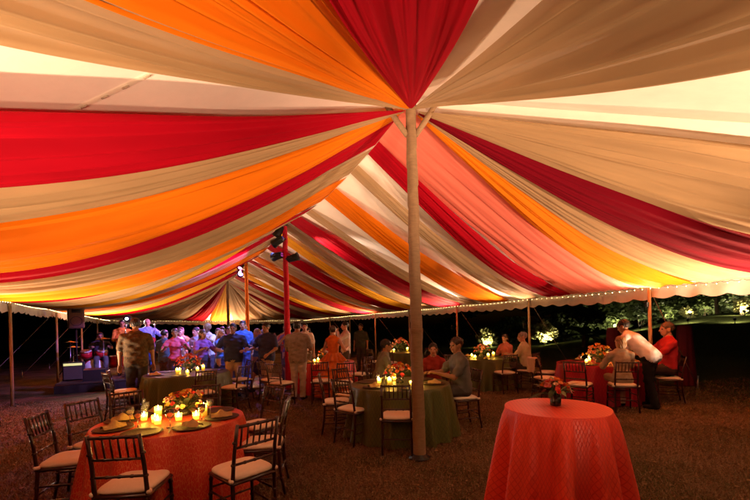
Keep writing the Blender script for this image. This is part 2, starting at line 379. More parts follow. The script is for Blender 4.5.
# ------------------------------------------------------------------ drapes
ORD = ['first', 'second', 'third', 'fourth', 'fifth', 'sixth', 'seventh', 'eighth', 'ninth', 'tenth', 'eleventh', 'twelfth', 'thirteenth', 'fourteenth', 'fifteenth', 'sixteenth', 'seventeenth', 'eighteenth']
def drape(color, T, B, sag, label, nu=56, nv=44, fold=1.0, apex=False):
    """cloth gathered at the ridge between T[0],T[1] and spread to the eave between B[0],B[1] (all in tent s,p)"""
    r = random.Random(hash(label) & 0xffff if False else sum(map(ord, label)))
    u = np.linspace(0, 1, nu)[:, None]; v = np.linspace(0, 1, nv)[None, :]
    T = np.array(T, float); B = np.array(B, float)
    ue = u**.92
    # fan shape: narrow at top, opens quickly, edges slightly pulled in
    ws = np.sin(np.clip(ue, 0, 1)*pi*.5)**.8*.25+ue*.75
    c0 = (T[0]+T[1])/2; c1 = (B[0]+B[1])/2; h0 = (T[1]-T[0])/2; h1 = (B[1]-B[0])/2
    vv = 2*v-1
    def comp(i): return c0[i]+(c1[i]-c0[i])*ue + (h0[i]+(h1[i]-h0[i])*ws)*vv
    s = comp(0); p = comp(1)
    width = np.sqrt((h0[0]+(h1[0]-h0[0])*ws)**2+(h0[1]+(h1[1]-h0[1])*ws)**2)*2
    env = np.sin(pi*np.clip(u, 0, 1))
    prof = np.power(np.clip(env, 0, 1), .85)
    cross = .16*sag/.3*(1-vv**2)*env
    fl = np.zeros_like(s)
    for n, a in ((2.0, .5), (3.7, .6), (6.3, .55), (9.8, .4), (14.5, .25)):
        ph = r.random()*6.28; dr = (r.random()-.5)*2.2
        fl = fl + a*np.sin(2*pi*n*v+ph+dr*u+.5*np.sin(3*u+ph))
    amp = np.clip(width*.045, .008, .075)*fold*(.35+.65*np.sin(pi*np.clip(u*.9+.08, 0, 1)))
    amp = amp*np.clip(u*7, .05, 1)
    ew = env*np.clip(width*.03, .004, .035)
    s = s+ew*(np.sin(9*u+r.random()*6)+.6*np.sin(17*u+5*v+r.random()*6))*np.abs(vv)
    p = p+.5*ew*np.sin(12*u+r.random()*6)*vv
    z = roof(s, p) - .035 - sag*prof - cross + fl*amp
    z = np.minimum(z, roof(s, p)-.02)
    if apex: z = z - .12*(1-u)**6
    m = np_mesh('drape', sp_world(s+0*v, p+0*v, z).reshape(-1, 3), grid_quads(nu, nv), DM[color], True,
                uv=np.stack([(v*np.maximum(width.mean(), .3)+0*u).ravel(), (u*6+0*v).ravel()], -1))
    o = link('drape', m)
    tag(o, label, 'drape', 'coloured drapes under the tent roof')
def eave_pt(az):
    "point on the rectangular eave seen from the near pole under azimuth az (0 right, 90 towards the near end, 180 left)"
    c, s_ = cos(radians(az)), sin(radians(az)); k = HALF*.985/max(abs(c), abs(s_))
    return (-s_*k, c*k)
def fan(color, a0, a1, sag, label, flip=1, **kw):
    am = (a0+a1)/2; r0 = .10; e = min(9, abs(a1-a0)/2+3)
    ring = [(-r0*sin(radians(a)), r0*cos(radians(a))) for a in (am-e, am+e)]
    pa, pb = eave_pt(a0), eave_pt(a1)
    drape(color, ring, (pa, pb), sag, label, apex=True, **kw)
# fan round the near pole, from the right eave over the near end to the left eave
fan(ORG, -5, 5, .26, 'orange drape from near pole to right eave beside the salmon one')
fan(TAN, 5, 15, .24, 'tan drape between the orange and the maroon drapes, right of near pole')
fan(MAR, 15, 25, .30, 'dark maroon drape running right from the near pole', fold=.9)
fan(TAN, 24, 45, .19, 'wide pleated tan drape just above the maroon one at right', nv=70, fold=1.1)
fan(TAN, 90, 109, .20, 'brown tan drape fanning into the top right corner', nv=80, fold=1.25)
fan(RED, 118.5, 133, .27, 'bright red drape hanging overhead at top centre', nv=56, fold=.7)
fan(ORG, 133, 145, .24, 'orange drape overhead left of the red one', nv=60, fold=1.3)
fan(TAN, 145, 152.5, .20, 'tan drape in the top left corner beside the orange one', nv=56, fold=1.4)
fan(RED, 164, 178.5, .22, 'wide red drape stretching left from the near pole', nv=80, fold=1.9)
fan(TAN, 178.5, 189.5, .22, 'tan drape just below the wide red drape at left', nv=56, fold=1.6)
# strips that cross the ridge: (colour, ridge from, ridge to, eave from, eave to)
HP = HALF*.985
LEFT = [(ORG, .10, .35, 1.0, 3.1), (RED, .35, .95, 3.1, 4.1), (TAN, 1.05, 1.9, 4.15, 5.5), (ORG, 2.0, 3.3, 5.5, 7.2), (RED, 3.6, 4.2, 7.1, 7.9), (TAN, 4.3, 5.3, 7.9, 9.0), (YEL, 5.4, 6.0, 9.0, 10.0),
        (RED, 6.4, 6.9, 10.0, 10.7), (TAN, 7.1, 7.9, 10.8, 11.8), (ORG, 8.1, 9.0, 11.8, 12.8), (RED, 9.4, 10.0, 12.9, 13.6), (TAN, 10.3, 11.6, 13.7, 15.0), (YEL, 12.3, 13, 15.0, 16.0), (RED, 13.4, 14.2, 16.1, 17.0), (TAN, 14.6, 15.8, 17.1, 18.6), (RED, 16.6, 17.6, 18.8, 20)]
RIGHT = [(BOUNCE, .10, .90, .5, 2.05), (RED, .85, 1.2, 1.95, 2.85), (TAN, 1.55, 1.85, 2.95, 3.6), (ORG, 2.5, 3.1, 3.9, 5.2), (TAN, 3.9, 4.3, 5.2, 5.9), (RED, 4.7, 5.7, 5.9, 7.3), (TAN, 6.0, 6.4, 7.4, 8.2), (YEL, 6.6, 7.1, 8.3, 9.2),  # first strip stands for roof skin reddened by bounced light
         (RED, 7.6, 8.3, 9.2, 10.2), (TAN, 8.7, 9.5, 10.3, 11.3), (ORG, 9.8, 10.6, 11.4, 12.4), (RED, 11.2, 11.9, 12.5, 13.5), (TAN, 12.4, 13.2, 13.6, 14.6), (YEL, 13.5, 14.2, 14.7, 15.6), (RED, 14.8, 15.6, 15.7, 16.8), (TAN, 16, 17.2, 16.9, 18.4)]
for i, (c, a, b, d, e) in enumerate(LEFT):
    drape(c, ((a, -.005), (b, -.005)), ((d, -HP), (e, -HP)), .30 if i < 7 else .24, f'{c} drape, {ORD[i]} in the row down the left slope beyond the near pole', nu=48 if i < 6 else 30, nv=56 if i < 6 else 26, fold=1.6, apex=False)
for i, (c, a, b, d, e) in enumerate(RIGHT):
    if c != BOUNCE: d, e = d+(e-d)*.10, e-(e-d)*.12
    drape(c, ((a, .005), (b, .005)), ((d, HP), (e, HP)), .10 if c == BOUNCE else .22, f'{c} drape, {ORD[i]} in the row down the right slope beyond the near pole', nu=48 if i < 6 else 30, nv=40 if i < 6 else 26, fold=.35 if c == BOUNCE else 1)
# far hip end
for i, (c, a0, a1) in enumerate([(TAN, -40, -22), (RED, -20, -8), (YEL, -4, 8), (TAN, 10, 30), (TAN, 34, 50), (RED, 52, 62)]):
    def fp(a):
        c_, s_ = cos(radians(a)), sin(radians(a)); k = HP/max(abs(c_), abs(s_)); return (LEN+c_*k, s_*k)
    am = (a0+a1)/2
    drape(c, [(LEN+.1*cos(radians(a)), .1*sin(radians(a))) for a in (am-6, am+6)], (fp(a0), fp(a1)), .25, f'{c} drape, {ORD[i]} from the left in the fan at the far end', nu=26, nv=22, apex=True)

# ------------------------------------------------------------------ centre poles
def wrap_mat(name, c): return mat(name, c, rough=.8, noise=.2, nscale=12, bump=.35, bscale=30, stretch=(1, 1, 4))
def wrap_mesh(name, z0, z1, r0, r1, m, n=18, k=140, turns=9, lean=(0, 0)):
    z = np.linspace(0, 1, k)[:, None]; th = np.linspace(0, 2*pi, n, endpoint=False)[None, :]
    ph = (z*turns - th/(2*pi)) % 1.0
    r = r0+(r1-r0)*z + .010*(1-ph) + .003*np.sin(5*th+20*z)
    zz = z0+(z1-z0)*z+0*th
    return np_mesh(name, np.stack([r*np.cos(th)+lean[0]*zz, r*np.sin(th)+lean[1]*zz, zz], -1).reshape(-1, 3), grid_quads(k, n, True), m)
def centre_pole(s, color, label, fork=False, lit=None):
    t = empty('tent_pole', W(s, 0), 0, label, 'tent pole', 'centre poles')
    m = wrap_mat('wrap_'+color, {'tan': (.27, .17, .09), 'red': (.55, .01, .03), 'orange': (.80, .20, .01), 'brown': (.16, .09, .05)}[color])
    link('wrap', wrap_mesh('wrap', .03, TOP-.12, .074, .058, m), t)
    b = MB(); b.lathe([(.13, .0), (.13, .015), (.09, .03), (.085, .06)], 20); b.obj('base_plate', M_BLACK, t)
    b = MB(); b.lathe([(.045, TOP-.14), (.06, TOP-.13), (.06, TOP-.10), (.05, TOP-.08), (.02, TOP-.01)], 16); b.obj('collar', M_STEEL, t)
    for k in range(3):
        b = MB(); a = k*2.1; b.tube([(.055*cos(a), .055*sin(a), TOP-.14), (.075*cos(a), .075*sin(a), TOP-.11), (.055*cos(a), .055*sin(a), TOP-.08)], .008, 6); b.obj('ring', M_STEEL, t)
    if fork:
        for sg in (-1, 1):
            b = MB(); d = np.array([.62*.9, .0, 0])*sg
            b.tube([(.05*sg, 0, TOP-.47), (.17*sg, -.02, TOP-.31), (.31*sg, -.05, TOP-.10)], [.036, .036, .034], 12); b.obj('strut', m, t)
        b = MB(); b.lathe([(.072, 1.55), (.082, 1.57), (.082, 1.60), (.072, 1.62)], 18, cap=False); b.obj('wrap_tie', m, t)
    return t
centre_pole(0, 'tan', 'near centre pole wrapped in tan cloth with a forked top', True)
centre_pole(BAY, 'red', 'red wrapped centre pole with stage lamps, second from the camera')
centre_pole(2*BAY, 'orange', 'orange wrapped centre pole, third from the camera')
centre_pole(3*BAY, 'brown', 'dark farthest centre pole at the head of the far fan of drapes')

# side poles and guy ropes
RS = [.35+3.05*k for k in range(-1, 7)]
LS = [8.05, 12.1, 16.0, 19.8]
def side_pole(s, p, label, rope=True, out=1.9):
    EAVE = 2.35+(.14 if p < 0 else 0)
    t = empty('side_pole', W(s, p), 0, label, 'tent pole', 'side poles along the eaves')
    b = MB(); b.tube([(0, 0, 0), (.0, 0, 1.2), (0, 0, EAVE-.02)], [.034, .034, .03], 12); b.obj('pole', M_WOODPOLE, t)
    b = MB(); b.tube([(0, 0, EAVE-.02), (0, 0, EAVE+.10)], .008, 6); b.obj('pin', M_STEEL, t)
    if rope:
        sg = 1 if p > 0 else -1
        a = W(s, p, EAVE-.02); zz = float(terrain(np.array(W(s, p+sg*out)[0]), np.array(W(s, p+sg*out)[1])))
        g = empty('guy_rope', W(s, p+sg*out, zz), 0, label.replace('side pole', 'guy rope staked outside by the side pole'), 'rope', 'guy ropes')
        b = MB(); dx, dy = -V[0]*sg*out, -V[1]*sg*out
        b.tube([(0, 0, .12), (dx*.5, dy*.5, (EAVE-zz)*.5+.03), (dx, dy, EAVE-.03-zz)], .009, 6); b.obj('rope', M_ROPE, g)
        b = MB(); b.tube([(0.02*sg, 0, -.1), (.06*sg, .02, .3)], .016, 8); b.obj('stake', M_STEEL, g)
for i, s in enumerate(RS): side_pole(s, HALF-.04, f'slim wooden side pole, {ORD[i]} along the right eave')
for i, s in enumerate(LS): side_pole(s, -HALF+.04, f'slim wooden side pole, {ORD[i]} along the left eave')

# fairy lights along the eaves
bulb_me = MB().lathe([(.001, -.006), (.003, -.003), (.0035, .0), (.0025, .003), (.001, .005)], 8).mesh('bulb', M_BULB)
def light_string(p0, p1, label):
    L = sqrt((p1[0]-p0[0])**2+(p1[1]-p0[1])**2); n = int(L/.155)
    t = empty('light_string', W(p0[0], p0[1], EAVE), 0, label, 'string lights', 'fairy lights along the eaves'); o0 = np.array(W(p0[0], p0[1], EAVE))
    pts = []
    for k in range(n*3+1):
        q = k/(n*3); sag = -.05*abs(sin(pi*q*L/3.05))*.5-.03*abs(sin(pi*k/3))
        pts.append(tuple(np.array(W(p0[0]+(p1[0]-p0[0])*q, p0[1]+(p1[1]-p0[1])*q, EAVE+.14*max(0, -(p0[1]+(p1[1]-p0[1])*q)/HALF)+sag))-o0))
    MB().tube(pts, .004, 5).obj('cable', M_BLACK, t)
    for k in range(1, n*3, 3): 
        link('bulb', bulb_me, t, (pts[k][0], pts[k][1], pts[k][2]-.02))
light_string((-5.8, HALF-.06), (LEN+5.9, HALF-.06), 'string of tiny warm bulbs along the right eave')
light_string((5.0, -HALF+.06), (LEN+5.9, -HALF+.06), 'string of tiny warm bulbs along the left eave')
light_string((LEN+HALF-.11, -5.9), (LEN+HALF-.11, 5.9), 'string of tiny warm bulbs along the far end eave')

# par can uplights standing on the ground at the eaves
WARM = (1.0, .615, .37)
M_LENS = mat('lamp_lens', (1, .8, .5), emit=(1, .7, .35), estr=6)
def par_can(s, p, ts, tp, energy, label, color=WARM, size=85, z0=0.0, sc=1.0, rad=.07):
    x, y, _ = W(s, p)
    t = empty('uplight', (x, y, z0), TENT_ROT, label, 'uplight', 'par can uplights under the eaves')
    t.scale = (sc, sc, sc)
    b = MB(); b.lathe([(.07, .05), (.085, .07), (.09, .25), (.098, .26), (.098, .275), (.086, .275), (.086, .20)], 18, cap=False); b.obj('can', M_BLACK, t)
    b = MB(); b.lathe([(.0, .21), (.085, .212)], 18, cap=False); b.obj('lens', M_LENS, t)
    b = MB(); b.tube([(-.11, 0, .16), (-.11, 0, .02), (.11, 0, .02), (.11, 0, .16)], .012, 6); b.obj('bracket', M_BLACK, t)
    spot('uplight_beam', (x, y, z0+.29*sc), W(ts, tp, 3.2), energy, color, size, .9, rad)
PE = 1150
par_can(-1.7, 5.6, -.6, 4.5, PE*1.85, 'black par can on the lawn at the right eave before the first pole', size=92)
par_can(.35, 5.95, .3, 5.3, 600, 'small lamp clamped high on the pole behind the waiter', size=100, z0=1.90, sc=.45)
par_can(6.45, 5.85, 6.2, 3.6, 1000, 'small lamp clamped on the third side pole at the right eave', size=120, z0=1.5, sc=.55)
par_can(12.55, 5.85, 12.3, 3.6, 1700, 'small lamp clamped on a right side pole near the far end', size=120, z0=1.5, sc=.55)
par_can(3.4, 5.85, 3.3, 3.8, 450, 'small lamp clamped on the second side pole at the right eave', size=120, z0=1.5, sc=.55)
par_can(-5.6, -4.2, -1.3, -3.9, PE*.95, 'black par can at the near end of the tent, far left', size=56, rad=.09)
par_can(-2.0, -5.5, -1.25, -3.6, PE*1.0, 'black par can at the left eave a little behind the near pole', size=75)
par_can(1.6, -5.6, 1.4, -4.2, PE*.42, 'black par can at the left eave abreast of the near pole', size=115)
par_can(5.4, -5.6, 5.2, -4.5, PE*1.5, 'black par can at the left eave ahead of the stage', size=125)
par_can(13.9, -5.6, 13.6, -3.8, PE*2.4, 'black par can at the left eave behind the stage', size=115)
par_can(-5.6, 1.9, -2.6, 1.45, PE*1.9, 'black par can at the near end of the tent, right of the middle', size=62)
par_can(-5.6, -1.2, -3.4, -1.6, PE*.65, 'black par can at the near end of the tent, left of the middle', size=100)
par_can(LEN+5.6, .6, LEN+3.5, .3, PE*2.2, 'black par can at the far end of the tent', size=110)

# ------------------------------------------------------------------ garden outside
def leaf_cloud(name, n, c, r, leaf, m, clumps=14, flat=.0, up=.3, seed=1):
    g = np.random.default_rng(seed)
    cc = g.normal(size=(clumps, 3)); cc /= np.linalg.norm(cc, axis=1)[:, None]; cc *= g.random((clumps, 1))**.45*.72
    k = g.integers(0, clumps, n); off = g.normal(size=(n, 3)); off /= np.linalg.norm(off, axis=1)[:, None]; off *= (g.random((n, 1))**.4)*(.26+.2*g.random((clumps, 1))[k])
    q = (cc[k]+off)*np.array(r)+np.array(c)
    a = g.normal(size=(n, 3)); a[:, 2] = a[:, 2]*.6+up; a /= np.linalg.norm(a, axis=1)[:, None]
    b = np.cross(a, g.normal(size=(n, 3))); b /= np.linalg.norm(b, axis=1)[:, None]
    L = leaf*(.6+.8*g.random((n, 1))); w = L*.32
    v = np.stack([q, q+a*L*.5+b*w, q+a*L, q+a*L*.5-b*w], 1).reshape(-1, 3)
    return np_mesh(name, v, np.arange(4*n).reshape(-1, 4), m, False)
def gz(x, y): return float(terrain(np.array(x), np.array(y)))
M_GLENS = mat('garden_lens', (1, .9, .6), emit=(1, .85, .5), estr=30)
def garden_lamp(x, y, tx, ty, tz, e, label):
    z = gz(x, y); t = empty('garden_lamp', (x, y, z), atan2(-(tx-x), ty-y), label, 'garden lamp', 'garden spotlights')
    MB().tube([(0, 0, -.1), (0, 0, .14)], .012, 8).obj('stake', M_BLACK, t)
    MB().tube([(0, -.05, .15), (0, .05, .22)], [.04, .055], 12).obj('head', M_BLACK, t)
    MB().tube([(0, .052, .222), (0, .056, .225)], .045, 12).obj('lens', M_GLENS, t)
    spot('garden_beam', (x, y, z+.32), (tx, ty, tz), e, (1, .84, .5), 150, .9, .04)
def shrub(x, y, rx, rz, n, leaf, m, label, seed, kind='shrub', lamp=0):
    z = gz(x, y); t = empty('garden_'+kind, (x, y, z), 0, label, kind, 'garden planting outside the tent')
    c = link('foliage', leaf_cloud('foliage', n, (0, 0, rz*.95), (rx, rx, rz), leaf, m, 16, seed=seed), t)
    b = MB(); g = random.Random(seed)
    for k in range(5):
        a = g.random()*6.28; b.tube([(.03*cos(a), .03*sin(a), -.05), (rx*.2*cos(a), rx*.2*sin(a), rz*.6), (rx*.45*cos(a), rx*.45*sin(a), rz*1.2)], [.03, .02, .008], 6)
    b.obj('stem', M_BARK, t)
    if lamp:
        d = sqrt(x*x+y*y); lx, ly = x-x/d*(rx*.75+.1)+.12, y-y/d*(rx*.75+.1)
        garden_lamp(lx, ly, x, y, z+rz*.9, lamp, 'spotlight at the foot of the '+label)
# lit shrubs (x/y from bearing and distance), then the dark planting behind
def at(px, d): return ((px-377)/382*d, d)
x, y = at(545, 21); shrub(x, y, 0.75, .72, 1500, .19, M_LEAFY, 'brightly lit yellow green shrub by the second pole', 3, lamp=330)
x, y = at(486, 24); shrub(x, y, .68, .62, 1300, .19, M_LEAFY, 'lit shrub seen past the cream shirted guest', 4, lamp=300)
x, y = at(688, 19); shrub(x, y, .36, .38, 520, .14, M_LEAFY, 'small bright shrub right of the waiter', 5, lamp=240)
x, y = at(742, 17); shrub(x, y, .36, .40, 520, .14, M_LEAFY, 'small bright shrub at the right edge', 6, lamp=240)
for px, d, lab in ((688, 16.6, 'added low lamp lightening the grass below the small bright shrub right of the waiter'), (735, 15.2, 'added low lamp lightening the grass below the small bright shrub at the right edge'), (640, 17.5, 'added low lamp lightening the grass slope behind the waiter')):
    x, y = at(px, d); garden_lamp(x, y, x*1.12, y*1.12, gz(x*1.12, y*1.12)+.2, 70, lab)  # lamps added to lighten the dark bank; no source known here
gi = 0
for px, d, rx, rz, m in ((515, 27, 1.8, 1.0, M_LEAF), (585, 19, 1.3, 1.0, M_LEAF), (612, 21, 1.6, 1.5, M_LEAF), (640, 23, 1.7, 1.8, M_LEAFD), (668, 22, 1.4, 1.5, M_LEAF), (450, 30, 2.4, 1.0, M_LEAFD), (570, 26, 2.2, 1.7, M_LEAFD), (705, 23, 1.5, 1.5, M_LEAF), (735, 22, 1.5, 1.6, M_LEAFD), (765, 21, 1.6, 1.7, M_LEAF)):
    x, y = at(px, d)
    lab = ['low wide hedge bush behind the lit shrubs', 'rounded bush right of the brightly lit shrub', 'leafy bush behind the flower table', 'tall dark bush above the waiter', 'bush beside the tent pole, up the slope', 'dark low bush at the far lawn edge', 'broad dark bush behind the lit shrub', 'bush between the two small lit shrubs', 'dark bush on the slope at far right', 'bush at the right border of the garden'][gi]
    shrub(x, y, rx, rz, 3200, .24, m, lab, 20+gi, lamp={1: 50, 2: 130, 3: 70, 4: 110, 7: 140, 8: 110, 9: 90}.get(gi, 0)); gi += 1  # soft lamps added at dark bushes to bring out their leaves
def palm(x, y, h, n, L, label, seed):
    z = gz(x, y); t = empty('palm', (x, y, z), seed, label, 'palm', 'garden palms'); g = random.Random(seed)
    MB().tube([(0, 0, -.1), (.04, .02, h*.5), (.06, 0, h)], [.11, .08, .07], 10).obj('trunk', M_BARK, t)
    for k in range(n):
        a = k*2.399; el = .15+1.1*(k % 5)/5; v = []; f = []
        for i in range(9):
            q = i/8; rr = L*q*cos(el-.9*q*q); zz = h+L*(q*sin(el)-.55*q*q)
            w = .16*sin(pi*min(1, q*.93+.07))**.7
            for sd, dz in ((-1, -.35), (0, 0), (1, -.35)): v.append((rr*cos(a)-w*sd*sin(a), rr*sin(a)+w*sd*cos(a), zz+w*dz))
        for i in range(8):
            for j in range(2): f.append((i*3+j, i*3+j+1, i*3+j+4, i*3+j+3))
        MB().add(v, f).obj('frond', M_LEAF, t)
x, y = at(584, 16.5); palm(x, y, .5, 15, 1.2, 'spiky low palm in the dark garden left of the waiter', 1)
x, y = at(718, 20.5); palm(x, y, 1.0, 14, 1.1, 'short palm on the garden slope by the small lit shrubs', 2)
x, y = at(765, 19); palm(x, y, 1.4, 14, 1.2, 'taller palm at the right border of the garden', 3)
# far dark tree line
def tree(x, y, h, r, label, seed):
    z = gz(x, y); t = empty('garden_tree', (x, y, z), 0, label, 'tree', 'trees behind the garden')
    MB().tube([(0, 0, -.2), (.1, 0, h*.4), (.05, .1, h*.8)], [.2, .15, .07], 10).obj('trunk', M_BARK, t)
    link('crown', leaf_cloud('crown', 3000, (0, 0, h*.72), (r, r, h*.42), .42, M_LEAFD, 18, seed=seed), t)
for i, (px, d, h, r) in enumerate(((465, 36, 4.5, 3), (545, 33, 5, 3), (615, 30, 5, 3), (680, 30, 5, 3), (745, 28, 5, 3), (90, 38, 6, 3.4), (20, 34, 6, 3.4))):
    x, y = at(px, d)
    tree(x, y, h, r, ['dark tree beyond the far green table', 'dark tree behind the brightly lit shrub', 'dark tree behind the flower table', 'dark tree above the small lit shrub', 'dark tree at the right edge', 'dark tree behind the stage', 'dark tree at the left edge'][i], 50+i)
kw = empty('low_wall', W(10, -13), TENT_ROT, 'low pale stone kerb wall on the dark lawn at left', 'wall')
for k in range(22):
    MB().box((.0, -9+k*.92, .12), (.3, .9, .28+.02*(k % 3)), 0, .02).obj('stone', mat('kerb_stone', (.30, .30, .28), rough=.9, noise=.3, bump=.5), kw, smooth=False)

# ------------------------------------------------------------------ dance floor and stage
M_DANCE = mat('dance_floor_wood', (.30, .17, .08), rough=.16, spec=.5, noise=.35, nscale=6, stretch=(.6, 9, 1))
df = tag(empty('dance_floor', W(7.0, -3.0, 0), TENT_ROT), 'polished wooden dance floor between the tables', 'floor', kind='structure')
dpm = MB().box((0, 0, .02), (.905, .905, .04), 0, .006).mesh('floor_panel', M_DANCE, False)
for i in range(5):
    for j in range(8): link('floor_panel', dpm, df, (.47+.915*i, .47+.915*j, .006))
st = empty('stage', W(9.5, -5.6, 0), TENT_ROT, 'low wooden band stage at the left of the tent', 'stage')
M_STG = mat('stage_deck', (.05, .03, .02), rough=.6, noise=.4, nscale=10)
skm = mat('stage_skirt', (.02, .012, .01), rough=.9, noise=.2, bump=.3)
for i in range(2):
    for j in range(4): MB().box((.72+1.42*i, .6+1.2*j, .27), (1.41, 1.19, .06), 0, .008).obj('deck_panel', M_STG, st, False)
b = MB(); n = 90; v = []; 
for i in range(n):
    q = i/(n-1); w = .018*sin(q*150)
    if q < .375: x_, y_ = 2.84*q/.375, -.015+w
    else: x_, y_ = 2.87+w, 4.8*(q-.375)/.625
    v += [(x_, y_, .235), (x_*1.004, y_-.01, .01)]
b.add(v, [(2*i, 2*i+2, 2*i+3, 2*i+1) for i in range(n-1)]); b.obj('skirt', skm, st)

# ------------------------------------------------------------------ chairs
def make_chair():
    t = empty('chiavari_chair')
    r = .0125
    def knob(pts, zs):
        out = []
        for z in zs: out.append(z)
        return out
    def bamboo(b, a, c, rad, rings):
        a = np.array(a, float); c = np.array(c, float); pts = [a]; rr = [rad]
        for q in rings:
            for dq, k in ((-.014, 1), (-.004, 1.32), (.004, 1.32), (.014, 1)):
                pts.append(a+(c-a)*q+(c-a)/np.linalg.norm(c-a)*dq); rr.append(rad*k)
        pts.append(c); rr.append(rad)
        b.tube([tuple(p) for p in pts], rr, 8)
    W2, D2 = .185, .185
    for sx in (-1, 1):
        b = MB(); bamboo(b, (sx*(W2+.012), D2+.015, 0), (sx*W2, D2, .445), .015, (.33, .62, .9)); b.obj('leg', M_MAHOG, t)
        b = MB(); b.tube([(sx*(W2+.005), -D2-.05, 0), (sx*W2, -D2-.012, .22), (sx*W2, -D2, .44), (sx*(W2-.004), -D2-.03, .68), (sx*(W2-.008), -D2-.085, .925)], [.015, .0155, .017, .015, .014], 8)
        for z, yy in ((.16, -D2-.022), (.30, -D2-.008), (.60, -D2-.018), (.78, -D2-.05)): b.lathe([(.015, -.012), (.021, -.003), (.021, .003), (.015, .012)], 8, (sx*(W2-.002), yy, z))
        b.obj('back_post', M_MAHOG, t)
        for z in (.17, .30): b = MB(); bamboo(b, (sx*(W2+.008), D2+.008, z), (sx*(W2+.003), -D2-.018, z), .009, (.5,)); b.obj('stretcher', M_MAHOG, t)
    for z in (.20, .33): b = MB(); bamboo(b, (-W2-.004, D2+.008, z), (W2+.004, D2+.008, z), .009, (.3, .7)); b.obj('stretcher', M_MAHOG, t)
    b = MB(); bamboo(b, (-W2, -D2-.018, .22), (W2, -D2-.018, .22), .009, (.3, .7)); b.obj('stretcher', M_MAHOG, t)
    b = MB(); b.box((0, 0, .447), (.41, .41, .03), 0, .012); b.obj('seat_frame', M_MAHOG, t)
    def by(z): 
        return -D2-.03*(z-.44)/.24 if z < .68 else -D2-.03-.055*(z-.68)/.245
    for nm, z, rad in (('top_rail', .905, .013), ('middle_rail', .735, .011), ('lower_rail', .60, .011)):
        b = MB(); bamboo(b, (-W2+.01, by(z), z), (W2-.01, by(z), z), rad, (.25, .5, .75)); b.obj(nm, M_MAHOG, t)
    for k in range(6):
        x = -W2+.05+(2*W2-.1)*k/5; b = MB(); b.tube([(x, by(.735), .735), (x, by(.82)-.002, .82), (x, by(.905), .905)], [.007, .0085, .007], 6); b.obj('spindle', M_MAHOG, t)
    # cushion: rounded square pillow with a welt
    n, rings = 40, ((.02, .052), (.12, .052), (.165, .047), (.192, .036), (.203, .022), (.200, .010), (.19, .0))
    v = []; f = []
    for rr, z in rings:
        for k in range(n):
            a = 2*pi*k/n; c_, s_ = cos(a), sin(a); q = (abs(c_)**5+abs(s_)**5)**(-1/5) if rr > .1 else 1.0
            v.append((rr*c_*q, rr*s_*q*1.02+.008, .463+z))
    m = len(rings)
    for i in range(m-1):
        for k in range(n): f.append((i*n+(k+1) % n, i*n+k, (i+1)*n+k, (i+1)*n+(k+1) % n))
    f.append(tuple(range(n)))
    MB().add(v, f).obj('cushion', M_CUSH, t)
    for sx in (-1, 1): MB().box((sx*.196, -.185, .475), (.035, .05, .03), .3*sx, .008).obj('cushion_tie', M_CUSH, t)
    return t
chair0 = make_chair(); chair_used = [False]
def chair(x, y, fx, fy, label, group):
    o = chair0 if not chair_used[0] else copy_tree(chair0)
    chair_used[0] = True
    o.location = (x, y, 0); o.rotation_euler[2] = atan2(-fx, fy)
    return tag(o, label, 'chair', group)

# ------------------------------------------------------------------ tables
def cloth_mesh(R, H, drop, folds, amp, flare, m, seed, nth=160, nz=26):
    g = random.Random(seed); ph = [g.random()*6.28 for _ in range(4)]
    th = np.linspace(0, 2*pi, nth, endpoint=False)[None, :]
    vs = []; uv = []
    for rr in (.02, .3, .6, .85, .985, 1.0):
        vs.append(np.stack([rr*R*np.cos(th), rr*R*np.sin(th), H+0*th+.0015*np.sin(6*rr*3+3*th)], -1)[0]); uv.append(np.stack([rr*R*np.cos(th), rr*R*np.sin(th)], -1)[0])
    for k in range(nz):
        q = k/(nz-1); z = H-.005-(drop-.005)*q
        a = amp*(q**.55)*(1+.25*q)
        fl = np.sin(folds*th+ph[0]+.7*np.sin(2*th+ph[1]))+.45*np.sin((folds*1.0+5)*th+ph[2]+.6*q)+.25*np.sin((2*folds+3)*th+ph[3])
        fl = np.sign(fl)*np.abs(fl)**.8
        r = R*(1+.004)+.006*min(1, q*20)+flare*q+a*fl
        r = np.maximum(r, R*1.002+.004*min(1, q*20)+.12*flare*q)
        vs.append(np.stack([r*np.cos(th), r*np.sin(th), z+0*th], -1)[0]); uv.append(np.stack([th*R*1.3, R+drop*q+0*th], -1)[0])
    n = len(vs); V_ = np.concatenate(vs); Q = grid_quads(n, nth, True)
    c = len(V_)
    return np_mesh('tablecloth', V_, Q[:, ::-1] if False else Q, m, True, uv=np.concatenate(uv))
M_TOPW = mat('table_plywood', (.35, .22, .12), rough=.7, noise=.3)
def table(name, x, y, R, H, m, label, seed, folds=13, amp=.045, flare=.10, drop=None, group='round dining tables'):
    t = empty(name, (x, y, 0), seed*.7, label, 'table', group)
    link('tablecloth', cloth_mesh(R, H, drop or H-.012, folds, amp, flare, m, seed), t)
    MB().lathe([(.01, H-.03), (R*.985, H-.03), (R*.99, H-.012), (.01, H-.012)], 40, cap=False).obj('tabletop', M_TOPW, t)
    b = MB(); b.lathe([(.25, 0), (.25, .03), (.05, .06), (.04, H-.05), (.12, H-.032)], 16); b.obj('pedestal', M_BLACK, t)
    return t
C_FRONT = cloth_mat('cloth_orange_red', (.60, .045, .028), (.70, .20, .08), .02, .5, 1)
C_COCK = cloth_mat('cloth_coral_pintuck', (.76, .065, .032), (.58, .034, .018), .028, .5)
C_MAG = cloth_mat('cloth_crimson', (.40, .012, .03), (.28, .008, .02), .06, .4)
C_RED = cloth_mat('cloth_red', (.60, .02, .02), (.4, .01, .012), .06, .4)
C_GRN = cloth_mat('cloth_olive', (.10, .11, .03), (.06, .07, .02), .05, .5)
